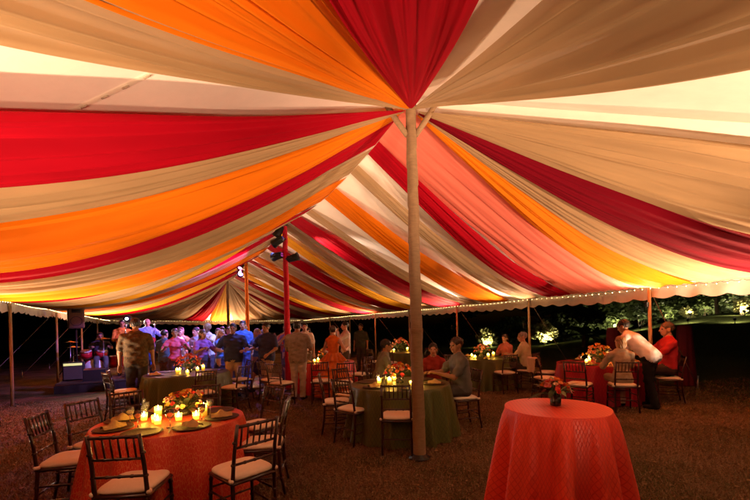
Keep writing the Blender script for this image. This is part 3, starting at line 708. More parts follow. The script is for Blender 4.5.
T1 = (-2.10, 3.87); T2 = (.34, 5.97); T3 = (-4.14, 8.3); T4 = (-1.4, 10.2); T5 = (.79, 13.4); T6 = (2.8, 10.2); T7 = (4.8, 8.25); TC = (1.215, 2.62)
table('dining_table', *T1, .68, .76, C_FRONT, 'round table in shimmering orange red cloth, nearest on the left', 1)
table('dining_table', *T2, .76, .76, C_GRN, 'round table in olive green cloth just behind the near centre pole', 2, 17, .04)
table('dining_table', *T3, .84, .76, C_GRN, 'round dark green clothed table behind the orange red one at left', 3, 17, .04)
table('dining_table', *T4, .76, .76, C_RED, 'round red clothed table by the woman in the orange dress', 4)
table('dining_table', *T5, .76, .76, C_GRN, 'far olive clothed table with pink flowers behind the near pole', 5)
table('dining_table', *T6, .76, .76, C_GRN, 'olive clothed table by the cream shirted guest at the right eave', 6)
table('dining_table', *T7, .85, .76, C_MAG, 'round crimson clothed table the waiter bends over', 7)
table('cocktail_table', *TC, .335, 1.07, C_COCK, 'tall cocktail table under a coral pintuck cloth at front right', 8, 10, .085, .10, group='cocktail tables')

# ------------------------------------------------------------------ things on the tables
def petal_bloom(np_, L, w, curl, name, m):
    b = MB()
    for k in range(np_):
        a = 2*pi*k/np_; e = .9 if k % 2 else 1.0; v = []
        for i in range(5):
            q = i/4; rr = L*q*e*(.9-.2*q); z = L*(.55*q-curl*q*q); ww = w*sin(pi*(q*.85+.12))
            for sd in (-1, 0, 1): v.append((rr*cos(a)-ww*sd*sin(a), rr*sin(a)+ww*sd*cos(a), z+(.25*w if sd else 0)))
        f = [(i*3+j, i*3+j+1, i*3+j+4, i*3+j+3) for i in range(4) for j in range(2)]
        b.add(v, f)
    return b.mesh(name, m)
BL = [petal_bloom(7, .055, .020, .35, 'bloom', m) for m in BLOOM]
BR = [petal_bloom(11, .05, .022, -.25, 'bloom', m) for m in BLOOM]
def leaf_me(L, w, m):
    v = []
    for i in range(6):
        q = i/5; ww = w*sin(pi*(q*.93+.05))
        for sd in (-1, 0, 1): v.append((ww*sd, L*q, -.35*L*q*q+(.2*ww if sd else 0)))
    return MB().add(v, [(i*3+j, i*3+j+1, i*3+j+4, i*3+j+3) for i in range(5) for j in range(2)]).mesh('leaf', m)
LF = [leaf_me(.12, .022, M_LEAF), leaf_me(.12, .022, M_LEAFY), leaf_me(.10, .03, M_LEAFD)]
M_STEMS = M_STEM
def centrepiece(x, y, z, label, cols, seed, R=.15, H=.16, nb=18, nl=14, vr=.05, vh=.10, sc=1.0, leaves=(0, 1, 2)):
    g = random.Random(seed)
    t = empty('flower_arrangement', (x, y, z), g.random()*6, label, 'flowers', 'table flower arrangements')
    MB().lathe([(.0, .004), (vr*.98, .0), (vr, .006), (vr, vh), (vr*.9, vh), (vr*.88, .02)], 24, cap=False).obj('vase', M_VASE, t)
    b = MB()
    spots = []
    for k in range(nb):
        el = g.uniform(.12, 1.5); a = k*2.399+g.random()*.5; rr = R*cos(el)*g.uniform(.75, 1.08); zz = vh+.02+H*sin(el)*g.uniform(.8, 1.1)
        p = (rr*cos(a), rr*sin(a), zz); spots.append((p, a, el))
        b.tube([(0, 0, vh*.5), (rr*.35*cos(a), rr*.35*sin(a), vh+.3*(zz-vh)), p], .003, 4)
    b.obj('stems', M_STEMS, t)
    for p, a, el in spots:
        me = g.choice((BL, BR))[g.choice(cols)]; o = link('bloom', me, t, p); k = sc*g.uniform(.75, 1.25)
        o.scale = (k, k, k); o.rotation_euler = (0, (pi/2-el)*.9, a)
    for k in range(nl):
        a = g.random()*6.28; o = link('leaf', LF[g.choice(leaves)], t, (R*.35*cos(a), R*.35*sin(a), vh+g.random()*H*.6)); o.rotation_euler = (g.uniform(-.2, .9), 0, a-pi/2); k = g.uniform(.7, 1.4); o.scale = (k, k, k)
    return t
vot_glass = MB().lathe([(.0, .003), (.026, 0), (.030, .006), (.034, .075), (.031, .075), (.027, .01), (.0, .008)], 18, cap=False).mesh('glass', M_GLASSG)
vot_wax = MB().lathe([(.0, .010), (.026, .010), (.0275, .042), (.0, .040)], 14, cap=False).mesh('wax', M_WAX)
vot_flame = MB().lathe([(.0005, .042), (.006, .049), (.008, .058), (.005, .074), (.0006, .092)], 8).mesh('flame', M_FLAME)
tall_glass = MB().lathe([(.0, .003), (.030, 0), (.034, .006), (.036, .13), (.033, .13), (.029, .01), (.0, .008)], 18, cap=False).mesh('glass', M_GLASSG)
def candle(x, y, z, label, e=1.6, tall=False):
    t = empty('votive_candle', (x, y, z), 0, label, 'candle', 'lit votive candles')
    link('glass', tall_glass if tall else vot_glass, t)
    w = link('wax', vot_wax, t); f = link('flame', vot_flame, t)
    if tall: w.location[2] = f.location[2] = .05
    if e: point('candle_light', (x, y, z+(.112 if tall else .062)), e, (1, .55, .2), .02)
charger_me = MB().lathe([(.001, .004), (.11, .004), (.125, .009), (.165, .013), (.168, .009), (.13, .0), (.001, .0)], 36, cap=False).mesh('charger_plate', M_CHARGER)
def charger(x, y, z, label): tag(link('charger_plate', charger_me, None, (x, y, z)), label, 'plate', 'woven charger plates')
def napkin_mesh(seed, w=.10, h=.075):
    g = random.Random(seed); nu, nv = 12, 10; v = []
    for i in range(nu):
        for j in range(nv):
            a, c = i/(nu-1)*2-1, j/(nv-1)*2-1
            r = 1-.25*abs(a); x_ = a*w; y_ = c*w*.55*r
            z_ = h*(1-abs(c)**1.6)*(.55+.45*cos(a*1.5))*(.75+.35*sin(a*5+seed)*.5)+.006*sin(9*a+7*c+seed)
            v.append((x_, y_, max(.002, z_)))
    return np_mesh('napkin', v, grid_quads(nu, nv), M_NAPK)
NK = [napkin_mesh(k) for k in range(4)]
def napkin(x, y, z, rz, label, k=0): tag(link('napkin', NK[k % 4], None, (x, y, z), rz), label, 'napkin', 'folded gold napkins')
TZ = .764
centrepiece(T1[0]+.02, T1[1]+.22, TZ, 'low yellow and red flower arrangement on the orange red table', (2, 2, 0, 1, 4), 11, R=.22, H=.15, nb=75, nl=46, vr=.06, vh=.07, sc=.62, leaves=(1, 1, 0))
for i, (dx, dy, tall, lab) in enumerate(((-.16, .04, 1, 'tallest glowing votive left of the yellow flowers'), (-.10, -.12, 0, 'glowing votive in front of the yellow flowers, left'), (-.27, -.02, 0, 'glowing votive farthest left of the yellow flowers'),
        (.10, -.06, 0, 'glowing votive just right of the middle of the yellow flowers'), (.27, .12, 1, 'tall glowing votive right of the yellow flowers'), (.26, -.03, 0, 'short glowing votive right of the yellow flowers'), (-.03, -.20, 0, 'nearest glowing votive before the yellow flowers'))):
    candle(T1[0]+dx, T1[1]+dy, TZ, lab, 4.5, bool(tall))
for k, (a, lab) in enumerate(((270, 'charger plate at the front edge of the orange red table'), (318, 'charger plate at the right front of the orange red table'), (5, 'charger plate at the right edge of the orange red table'), (50, 'charger plate at the right rear of the orange red table'), (135, 'charger plate at the left rear of the orange red table'), (180, 'charger plate at the left edge of the orange red table'), (222, 'charger plate at the left front of the orange red table'))):
    px, py = T1[0]+.49*cos(radians(a)), T1[1]+.49*sin(radians(a)); charger(px, py, TZ, lab)
    if k in (1, 2, 4, 5, 6): napkin(px, py, TZ+.012, radians(a+20), lab.replace('charger plate', 'folded gold napkin on the plate'), k)
bt = empty('glass_bottle', (T1[0]-.34, T1[1]+.10, TZ), 0, 'clear glass water bottle left of the candles', 'bottle')
MB().lathe([(.0, .003), (.032, 0), (.036, .01), (.036, .11), (.014, .15), (.013, .19), (.016, .192), (.016, .2), (.011, .2), (.010, .15), (.031, .107), (.031, .012), (.0, .01)], 20, cap=False).obj('glass', M_GLASS, bt)
MB().lathe([(.0, .012), (.030, .012), (.030, .085), (.0, .085)], 16, cap=False).obj('water', mat('water', (.85, .88, .85), rough=.02, trans=.9), bt)
goblet_me = MB().lathe([(.0, .003), (.033, .0), (.034, .004), (.005, .010), (.005, .075), (.026, .095), (.036, .125), (.034, .165), (.032, .165), (.033, .126), (.022, .099), (.0, .09)], 18, cap=False).mesh('wine_glass', M_GLASS)
fork_me = MB().box((0, 0, .004), (.012, .11, .004), 0, .0015).box((0, .075, .004), (.022, .05, .004), 0, .0015).mesh('fork', M_STEEL, False)
for k, (a, lab) in enumerate(((248, 'front left'), (296, 'front right'), (345, 'right'), (30, 'right rear'), (112, 'rear'), (160, 'left rear'), (204, 'left'))):
    tag(link('wine_glass', goblet_me, None, (T1[0]+.36*cos(radians(a)), T1[1]+.36*sin(radians(a)), TZ)), f'stemmed glass at the {lab} of the orange red table', 'glass', 'stemmed glasses')
    tag(link('fork', fork_me, None, (T1[0]+.52*cos(radians(a)), T1[1]+.52*sin(radians(a)), TZ), radians(a+90)), f'steel fork at the {lab} of the orange red table', 'fork', 'forks')
for k, a in enumerate((20, 95, 170, 225, 265, 330)):
    tag(link('wine_glass', goblet_me, None, (T2[0]+.36*cos(radians(a)), T2[1]+.36*sin(radians(a)), TZ)), f'stemmed glass, {ORD[k]} round the olive table behind the near pole', 'glass', 'stemmed glasses')
    tag(link('wine_glass', goblet_me, None, (T7[0]+.40*cos(radians(a)), T7[1]+.40*sin(radians(a)), TZ)), f'stemmed glass, {ORD[k]} round the crimson table', 'glass', 'stemmed glasses')
# cocktail table
centrepiece(TC[0]+.02, TC[1]+.05, 1.074, 'small orange lily posy in a square dark vase on the cocktail table', (0, 0, 1, 4, 3), 12, R=.092, H=.07, nb=34, nl=16, vr=.036, vh=.075, sc=.50)
# other tables
def set_table(T, R, what, cols, seed, nb=22, Rf=.2, H=.2, e=5.0, ncand=5, plates=6, sc=1.2):
    g = random.Random(seed)
    centrepiece(T[0], T[1]+.05, TZ, f'flower arrangement on the {what}', cols, seed, R=Rf, H=H, nb=int(nb*1.8), nl=22, vr=.06, vh=.10, sc=sc*.72)
    for k in range(ncand):
        a = g.random()*.8+2*pi*k/ncand; candle(T[0]+.33*cos(a), T[1]+.33*sin(a), TZ, f'lit votive, {ORD[k]} of those ringing the flowers on the {what}', 4.0*e/ncand, k % 3 == 0)
    for k in range(plates):
        a = 2*pi*(k+.5)/plates+.2; px, py = T[0]+(R-.22)*cos(a), T[1]+(R-.22)*sin(a)
        charger(px, py, TZ, f'charger plate, {ORD[k]} round the {what}')
        if k % 2: napkin(px, py, TZ+.012, a, f'gold napkin on a plate, {ORD[k]} round the {what}', k)
set_table(T2, .76, 'olive table behind the near pole', (0, 4, 2, 1), 21, nb=30, Rf=.24, H=.16, e=7)
set_table(T3, .84, 'dark green table at left', (1, 1, 0, 3), 22, nb=34, Rf=.26, H=.26, e=6, ncand=5)
set_table(T4, .76, 'red table by the orange dress', (0, 1, 2, 4), 23, nb=20, e=5, ncand=4)
set_table(T5, .76, 'far olive table with pink flowers', (3, 4, 4), 24, nb=34, Rf=.34, H=.32, e=7, ncand=4, plates=4, sc=1.6)
set_table(T6, .76, 'olive table at the right eave', (0, 4, 3), 25, nb=28, Rf=.26, H=.20, e=7, ncand=4, plates=5)
set_table(T7, .85, 'crimson table', (0, 0, 2, 4), 26, nb=34, Rf=.27, H=.24, e=6, ncand=4, plates=6, sc=1.3)

# ------------------------------------------------------------------ chairs in place
def face(T, x, y, rot=0):
    dx, dy = T[0]-x, T[1]-y; a = radians(rot); return dx*cos(a)-dy*sin(a), dx*sin(a)+dy*cos(a)
G1 = 'chairs round the orange red table'
for x, y, T, rot, lab, grp in (
    (-1.93, 3.0, T1, -6, 'dark wooden chair with its back to the camera before the orange red table', G1),
    (-1.17, 3.24, T1, -8, 'chair at the right front of the orange red table, seat turned to it', G1),
    (-2.92, 3.62, T1, 0, 'nearest chair on the left side of the orange red table', G1),
    (-3.0, 4.12, T1, 0, 'second chair on the left side of the orange red table', G1),
    (-2.95, 4.6, T1, 0, 'third chair on the left side of the orange red table', G1),
    (-1.22, 3.98, T1, 0, 'chair at the right edge of the orange red table', G1),
    (-1.50, 4.72, T1, 0, 'chair at the right rear of the orange red table', G1),
    (-2.30, 4.95, T1, 0, 'chair behind the orange red table flowers', G1),
    (.24, 5.03, T2, 0, 'chair before the olive table, half hidden by the near pole', 'chairs round the olive table'),
    (-.36, 5.55, T2, 20, 'chair at the left front of the olive table, empty ivory seat', 'chairs round the olive table'),
    (-.68, 6.12, T2, 15, 'chair at the left of the olive table', 'chairs round the olive table'),
    (-.50, 6.75, T2, 0, 'chair at the left rear of the olive table', 'chairs round the olive table'),
    (1.36, 6.22, T2, 0, 'chair under the grey shirted man', 'chairs round the olive table'),
    (1.0, 7.0, T2, 0, 'chair at the right rear of the olive table', 'chairs round the olive table'),
    (.02, 7.35, (1.2, 7.5), 0, 'chair under the man seated behind the olive table flowers', 'chairs round the olive table'),
    (3.05, 9.2, T6, 0, 'chair before the olive table at the right eave', 'chairs at the right eave table'),
    (3.72, 9.55, T6, 0, 'chair under the cream shirted guest', 'chairs at the right eave table'),
    (3.6, 10.75, T6, 0, 'chair under the woman at the right eave table', 'chairs at the right eave table'),
    (2.0, 9.6, T6, 0, 'chair at the left of the right eave table', 'chairs at the right eave table'),
    (3.78, 7.2, T7, 0, 'empty chair before the crimson table, left of the blond woman', 'chairs round the crimson table'),
    (3.55, 8.1, T7, 0, 'chair with a cream cloth hung over its back', 'chairs round the crimson table'),
    (4.0, 9.05, T7, 0, 'chair at the left rear of the crimson table', 'chairs round the crimson table'),
    (4.5, 7.05, T7, 0, 'chair under the blond woman at the crimson table', 'chairs round the crimson table'),
    (5.85, 7.72, T7, 0, 'chair under the man in the red shirt', 'chairs round the crimson table'),
    (-2.12, 8.35, T4, -10, 'chair left of the red table with ivory seat, by the tan shirted man', 'chairs round the red table'),
    (-1.28, 8.55, T4, 0, 'chair right in front of the red table', 'chairs round the red table'),
    (-.45, 9.6, T4, 0, 'chair at the right of the red table', 'chairs round the red table'),
    (-2.5, 8.95, T4, 0, 'chair at the left of the red table, near the dance floor', 'chairs round the red table'),
    (-.75, 8.2, T4, 0, 'chair between the red table and the olive table', 'chairs round the red table'),
    (-3.0, 7.95, T3, 0, 'chair at the right of the dark green table', 'chairs round the dark green table'),
    (-3.35, 7.3, T3, 0, 'chair at the right front of the dark green table', 'chairs round the dark green table'),
    (-5.15, 7.75, T3, 0, 'chair at the left of the dark green table', 'chairs round the dark green table'),
    (-4.9, 7.3, T3, 0, 'chair at the left front of the dark green table', 'chairs round the dark green table'),
    (-3.3, 9.15, T3, 0, 'chair at the right rear of the dark green table', 'chairs round the dark green table'),
    (-.05, 12.9, T5, 0, 'chair at the left of the far olive table', 'chairs round the far olive table'),
    (1.5, 12.7, T5, 0, 'chair at the right front of the far olive table', 'chairs round the far olive table'),
    (.4, 12.45, T5, 0, 'chair before the far olive table', 'chairs round the far olive table')):
    fx, fy = face(T, x, y, rot); chair(x, y, fx, fy, lab, grp)
# cloths over chair backs
def hung_cloth(x, y, T, m, label, h=.34):
    fx, fy = face(T, x, y); t = link('hung_cloth', None, None)
    bpy.data.objects.remove(t)
    nu, nv = 22, 14; v = []
    for i in range(nu):
        q = i/(nu-1)*2-1; 
        for j in range(nv):
            c = j/(nv-1)*2-1
            dz = max(0, abs(q)-.09)*h; yy = -.268+(.045 if q > 0 else -.045)*min(1, abs(q)/.09)-(.03*abs(q) if q < 0 else -.05*abs(q))
            v.append((c*.17*(1-.1*abs(q)), yy+.012*sin(c*9+q*3)*abs(q), .925-dz+.008*sin(c*5)))
    o = link('hung_cloth', np_mesh('hung_cloth', v, grid_quads(nu, nv), m), None, (x, y, 0), atan2(-fx, fy)); tag(o, label, 'cloth')
hung_cloth(3.55, 8.1, T7, M_CREAM, 'cream cloth hung over a chair back left of the crimson table')

# ------------------------------------------------------------------ people (implicit surfaces -> one continuous mesh each)
def sd_prim(q, P):
    if q[0] == 'c':
        a, b, ra, rb = (np.asarray(q[1], float), np.asarray(q[2], float), q[3], q[4])
        ba = b-a; t = np.clip(((P-a)@ba)/max(ba@ba, 1e-9), 0, 1)
        return np.linalg.norm(P-a-t[..., None]*ba, axis=-1)-(ra+(rb-ra)*t)
    c, r = np.asarray(q[1], float), np.asarray(q[2], float)
    D = P-c
    if q[0] != 's' and len(q) > 4 and q[4] is not None: D = D@q[4]
    k0 = np.linalg.norm(D/r, axis=-1); k1 = np.linalg.norm(D/(r*r), axis=-1)+1e-9
    return k0*(k0-1)/k1
def bbox(q):
    if q[0] == 'c':
        a, b = np.asarray(q[1]), np.asarray(q[2]); r = max(q[3], q[4]); return np.minimum(a, b)-r, np.maximum(a, b)+r
    c, r = np.asarray(q[1]), np.asarray(q[2])
    if len(q) > 4 and q[4] is not None: r = np.full(3, r.max())
    return c-r, c+r
def sdf_mesh(prims, h, k=.02):
    bb = [bbox(q) for q in prims if q[0] != 's']
    lo = np.min([b[0] for b in bb], 0)-3*h; hi = np.max([b[1] for b in bb], 0)+3*h
    n = np.ceil((hi-lo)/h).astype(int)+1
    F = np.full(n, .5)
    ax = [lo[i]+h*np.arange(n[i]) for i in range(3)]
    for q in prims:
        a, b = bbox(q); mg = 3*h+k
        i0 = np.clip(np.floor((a-mg-lo)/h).astype(int), 0, n-1); i1 = np.clip(np.ceil((b+mg-lo)/h).astype(int)+1, 1, n)
        sl = tuple(slice(i0[i], i1[i]) for i in range(3))
        P = np.stack(np.meshgrid(*[ax[i][sl[i]] for i in range(3)], indexing='ij'), -1)
        d = sd_prim(q, P); f = F[sl]
        if q[0] == 's': F[sl] = np.maximum(f, -d)
        else:
            hh = np.clip(.5+.5*(d-f)/k, 0, 1); F[sl] = d+(f-d)*hh-k*hh*(1-hh)
    ins = F < 0
    m = n-1
    acc = np.zeros((*m, 3)); cnt = np.zeros(m)
    offs = [(i, j, l) for i in (0, 1) for j in (0, 1) for l in (0, 1)]
    def sub(A, o): return A[o[0]:o[0]+m[0], o[1]:o[1]+m[1], o[2]:o[2]+m[2]]
    for o in offs:
        for d in range(3):
            if o[d]: continue
            o2 = list(o); o2[d] = 1
            f0, f1 = sub(F, o), sub(F, o2); cr = (f0 < 0) != (f1 < 0)
            t = np.where(cr, f0/(f0-f1+1e-12), 0); pos = np.zeros((*m, 3))
            for i in range(3): pos[..., i] = o[i]
            pos[..., d] += t
            acc += pos*cr[..., None]; cnt += cr
    act = cnt > 0; idx = -np.ones(m, int); idx[act] = np.arange(act.sum())
    ci = np.argwhere(act); V_ = lo+h*(ci+acc[act]/cnt[act][:, None])
    quads = []
    for d in range(3):
        e1, e2 = [(1, 2), (2, 0), (0, 1)][d]
        A = np.take(ins, range(0, n[d]-1), d); B = np.take(ins, range(1, n[d]), d)
        ed = np.argwhere(A != B)
        ok = (ed[:, e1] > 0) & (ed[:, e2] > 0) & (ed[:, e1] < m[e1]) & (ed[:, e2] < m[e2]); ed = ed[ok]
        if not len(ed): continue
        q = []
        for (p1, p2) in ((-1, -1), (0, -1), (0, 0), (-1, 0)):
            c = ed.copy(); c[:, e1] += p1; c[:, e2] += p2; q.append(idx[c[:, 0], c[:, 1], c[:, 2]])
        q = np.stack(q, -1); fl = ~A[tuple(ed.T)]; q[fl] = q[fl][:, ::-1]
        quads.append(q)
    Q = np.concatenate(quads); Q = Q[(Q >= 0).all(1)]
    pr = [q for q in prims if q[0] != 's']
    D = np.stack([sd_prim(q, V_) for q in pr], -1); mid = np.array([q[3] if q[0] == 'e' else q[5] for q in pr])
    vm = mid[D.argmin(1)]
    return V_, Q, vm
SKIN, TOPM, BOT, SHOE, LIP, EYE, XTR = range(7)
def head_template(h):
    p = [('e', (0, -.010, .030), (.076, .096, .086), SKIN), ('e', (0, .020, -.030), (.060, .074, .085), SKIN), ('e', (0, .045, -.083), (.042, .042, .032), SKIN),
         ('c', (0, .090, .008), (0, .110, -.028), .009, .014, SKIN), ('c', (-.036, .080, .024), (.036, .080, .024), .012, .012, SKIN),
         ('c', (-.019, .088, -.060), (.019, .088, -.060), .008, .008, LIP), ('e', (.077, -.006, -.008), (.011, .026, .034), SKIN), ('e', (-.077, -.006, -.008), (.011, .026, .034), SKIN),
         ('s', (.032, .106, .004), (.018, .020, .012)), ('s', (-.032, .106, .004), (.018, .020, .012))]
    V_, Q, m = sdf_mesh(p, h, .018)
    for sx in (-1, 1):
        v2, q2, _ = sdf_mesh([('e', (sx*.032, .079, .004), (.013, .012, .011), EYE)], h*.7, .004)
        m = np.concatenate([m, np.full(len(v2), EYE)]); Q = np.concatenate([Q, q2+len(V_)]); V_ = np.concatenate([V_, v2])
    return V_, Q, m
def hair_template(style, h):
    p = [('e', (0, -.018, .040), (.086, .104, .092), 0)]
    if style in ('bob', 'long'): p += [('e', (0, -.05, -.04), (.090, .070, .10), 0)]
    if style == 'long': p += [('c', (0, -.075, -.05), (0, -.085, -.24), .075, .055, 0), ('c', (.06, -.04, -.05), (.065, -.03, -.20), .035, .022, 0), ('c', (-.06, -.04, -.05), (-.065, -.03, -.20), .035, .022, 0)]
    if style == 'bun': p += [('e', (0, -.115, .05), (.045, .04, .045), 0)]
    if style == 'thin': p = [('e', (0, -.035, .015), (.082, .080, .060), 0)]
    p += [('s', (0, .105, -.045), (.088, .085, .105))]
    if style in ('short', 'bun', 'thin'): p += [('s', (0, .0, -.14), (.2, .2, .105)), ('s', (.09, .03, -.03), (.03, .05, .05)), ('s', (-.09, .03, -.03), (.03, .05, .05))]
    if style == 'thin': p += [('s', (0, .03, .09), (.055, .11, .05))]
    V_, Q, _ = sdf_mesh(p, h, .02)
    nz = np.sin(V_[:, 0]*190+V_[:, 2]*60)*.0022+np.sin(V_[:, 0]*90-V_[:, 1]*120+3)*.0025
    c = np.array([0, -.01, .02]); d = V_-c; V_ = V_+d/np.linalg.norm(d, axis=1)[:, None]*nz[:, None]
    return V_, Q
def hand_template(h, curl):
    p = []
    bx = (-.029, -.010, .010, .028); ln = (.062, .078, .073, .055)
    for x_, l in zip(bx, ln):
        p.append(('c', (x_*.6, 0, .01), (x_, 0, .085), .013, .011, SKIN))
        a = np.array([x_, 0, .085]); ang = 0
        for seg, rad in ((.45, .0088), (.32, .008), (.23, .007)):
            ang += curl; b = a+l*seg*np.array([x_*1.2, sin(ang), cos(ang)]); p.append(('c', a, b, rad, rad*.93, SKIN)); a = b
    p += [('c', (.018, .004, .02), (.045, .014, .055), .014, .010, SKIN), ('c', (.045, .014, .055), (.052, .026, .088), .0095, .008, SKIN)]
    return sdf_mesh(p, h, .007)
LOD = {0: (.013, .0055, .0042), 1: (.019, .0085, .0065)}
HEAD = {k: head_template(v[1]) for k, v in LOD.items()}
HAND = {(k, c): hand_template(v[2], c_) for k, v in LOD.items() for c, c_ in (('relaxed', .28), ('grip', .75))}
HAIR = {}
SK = {'fair': (.50, .27, .17), 'tan': (.34, .17, .09), 'brown': (.20, .095, .05)}
def pmat(kind, c):
    n = kind+'_%d_%d_%d' % tuple(int(q*255) for q in c)
    if kind == 'skin': return mat(n, c, rough=.5, spec=.35, noise=.1, nscale=14)
    if kind == 'hair': return mat(n, c, rough=.45, spec=.4, noise=.5, nscale=90, bump=.5, bscale=160, stretch=(1, 1, .25))
    return mat(n, c, rough=.85, noise=.25, nscale=7, bump=.8, bscale=11, stretch=(1, 1, .6))
def rotx(a): return np.array([[1, 0, 0], [0, cos(a), -sin(a)], [0, sin(a), cos(a)]])
def rotz(a): return np.array([[cos(a), -sin(a), 0], [sin(a), cos(a), 0], [0, 0, 1]])
def person(label, x, y, fx, fy, pose='stand', z=0, H=1.75, skin='tan', hair=('short', (.02, .012, .008)), top=(.3, .3, .3), bottom=(.1, .1, .1), sleeve='short', lean=0, twist=0,
           hands=None, head_yaw=0, head_pitch=0, fem=False, skirt=None, lod=0, curl='relaxed', group=None, stride=.0, big=1.0, shoe=(.02, .015, .012), seat=.50, pat=None):
    k = H/1.75; v3 = lambda *a: np.array(a, float)
    sit = pose == 'sit'
    pv = v3(0, 0, seat+.10) if sit else v3(0, 0, .94)
    R = rotz(twist)@rotx(-lean)
    tor = lambda a, b, c: pv+R@v3(a, b, c)
    sw = (.165 if fem else .185)*big
    waist, chest, neck = tor(0, .0, .14), tor(0, -.005, .34), tor(0, -.01, .52)
    head = neck+R@v3(0, .02, .0)+rotx(-lean*.35)@v3(0, .0, .155)
    hx = -.05 if not sit and not skirt else .0
    P = [('e', pv+v3(0, 0, -.03), (.160*big*(1.05 if fem else 1), .120*big, .12), BOT, None), ('e', waist, (.162*big*(.82 if fem else 1), .124*big*(.85 if fem else 1), .22), TOPM, R), ('e', tor(0, .0, .05+hx), (.172*big, .132*big, .125), TOPM, R),
         ('e', chest, (.170*big*(.9 if fem else 1), .120*big, .21), TOPM, R)]
    if not fem: P += [('c', tor(sx*.068*big, .0, .0+hx), tor(sx*.085*big, -.008, .38), .110*big, .106*big, TOPM) for sx in (-1, 1)]
    P += [('c', tor(-.055, -.02, .50), tor(.055, -.02, .50), .058, .058, TOPM), ('e', neck+R@v3(0, .0, -.005), (.066, .066, .03), TOPM, None),  ('c', tor(-sw*.75, -.01, .45), tor(sw*.75, -.01, .45), .066*big, .066*big, TOPM), ('c', neck-R@v3(0, 0, .03), head+v3(0, -.012, -.05), .056, .052, SKIN),
         ('c', tor(-.05, -.01, .495), tor(.05, -.01, .495), .062, .062, TOPM)]
    if fem: P += [('e', tor(.065, .085, .33), (.06, .055, .06), TOPM, None), ('e', tor(-.065, .085, .33), (.06, .055, .06), TOPM, None)]
    hands = hands or {}
    handT = []
    for sx, nm in ((-1, 'l'), (1, 'r')):
        sh = tor(sx*sw, -.01, .44)
        d = hands.get(nm)
        w = v3(*d) if d is not None else (tor(sx*(sw+.07), .06, -.10) if not sit else tor(sx*.16, .33, .12))
        L1, L2 = .29, .25
        dv = w-sh; D = np.linalg.norm(dv)
        if D > L1+L2-.005: w = sh+dv/D*(L1+L2-.005); dv = w-sh; D = L1+L2-.005
        a = (L1*L1-L2*L2+D*D)/(2*D); hh = sqrt(max(0, L1*L1-a*a))
        n = dv/D; pole = v3(sx*.55, -.6, -.75); pole -= n*(pole@n); pole /= np.linalg.norm(pole)
        el = sh+n*a+pole*hh
        um = TOPM if sleeve != 'none' else SKIN
        if sleeve == 'none': P += [('c', sh, el, .045, .036, SKIN)]
        elif sleeve == 'short':
            mid = sh+(el-sh)*.68; P += [('c', sh, mid, .068, .070, TOPM), ('c', sh, el, .042, .037, SKIN)]
        else: P += [('c', sh, el, .066, .056, TOPM)]
        fm = TOPM if sleeve == 'long' else SKIN
        P += [('c', el, w-(w-el)*.06, .054 if fm == TOPM else .038, .042 if fm == TOPM else .025, fm)]
        handT.append((sx, w, (w-el)/np.linalg.norm(w-el)))
    for sx in (-1, 1):
        hip = pv+v3(sx*.085, 0, -.03)
        if sit: kn, an = pv+v3(sx*.12, .43, -.02), v3(sx*.13, .40, .10)
        else:
            st_ = stride*sx; kn, an = v3(sx*.095, .03+st_*.45, .50), v3(sx*.10, -.02+st_, .09)
        bare = bool(skirt)
        P += [('c', hip, kn, .098*big, .074, SKIN if (bare and skirt != 'shorts') else BOT)]
        if skirt == 'shorts': P += [('c', kn, an, .056, .036, SKIN)]
        else: P += [('c', kn, an, .072 if not bare else .05, .066 if not bare else .034, SKIN if bare else BOT)]
        P += [('c', v3(an[0], an[1]-.02, .045), v3(an[0]+sx*.02, an[1]+.15, .032), .046, .036, SHOE)]
        if bare and skirt != 'shorts': P += [('c', an, v3(an[0], an[1], .05), .036, .036, SKIN)]
    if skirt not in (None, 'shorts'):
        ln = {'short': .42, 'knee': .52, 'long': .85}[skirt]
        P += [('c', pv+v3(0, 0, .02), pv+v3(0, .0 if not sit else .3, -ln+.22 if not sit else -.02), .15, .20, BOT)]
    hb, hh_, _ = LOD[lod]
    V_, Q, vm = sdf_mesh(P, hb, .03)
    # mild cloth wrinkling
    cl = (vm == TOPM) | (vm == BOT)
    wr = (np.sin(V_[:, 2]*48+V_[:, 0]*22)+np.sin(V_[:, 0]*37-V_[:, 2]*31+V_[:, 1]*25)+.8*np.sin(V_[:, 2]*75-V_[:, 0]*18+2))*.0036
    V_ = V_+np.stack([np.sign(V_[:, 0])*wr*cl*.5, wr*cl, wr*cl*.4], -1)
    HR = rotz(head_yaw)@rotx(-head_pitch-lean*.3)
    hv, hq, hm = HEAD[lod]; hs = 1.0 if not fem else .96
    parts = [(V_, Q, vm), ((hv*hs)@HR.T+head, hq, hm)]
    for sx, w, d in handT:
        tv, tq, tm = HAND[(lod, curl)]
        zt = d; xt = v3(-sx, .6, .2); xt -= zt*(xt@zt); xt /= np.linalg.norm(xt); yt = np.cross(zt, xt)
        T = tv.copy(); T[:, 0] *= 1
        q2 = tq
        if yt @ v3(-sx, -.2, -.3) < 0: T[:, 1] *= -1; q2 = tq[:, ::-1]
        parts.append((T[:, :1]*xt+T[:, 1:2]*yt+T[:, 2:]*zt+w-d*.012, q2, tm))
    av = []; aq = []; am = []; o = 0
    for a, b, c in parts: av.append(a); aq.append(b+o); am.append(c); o += len(a)
    av = np.concatenate(av); aq = np.concatenate(aq); am = np.concatenate(am)
    me = np_mesh('person', av*k, aq, [pmat('skin', SK[skin]), pmat('cloth', top) if not pat else mat('print_%d_%d' % (int(top[0]*999), int(pat[0]*999)), top, rough=.85, noise=1, nscale=16, c2=pat, bump=.3, bscale=16), pmat('cloth', bottom), pmat('leather', shoe), pmat('skin', tuple(q*.8*f for q, f in zip(SK[skin], (1, .62, .65)))), mat('eye', (.03, .02, .015), rough=.1, spec=.5)])
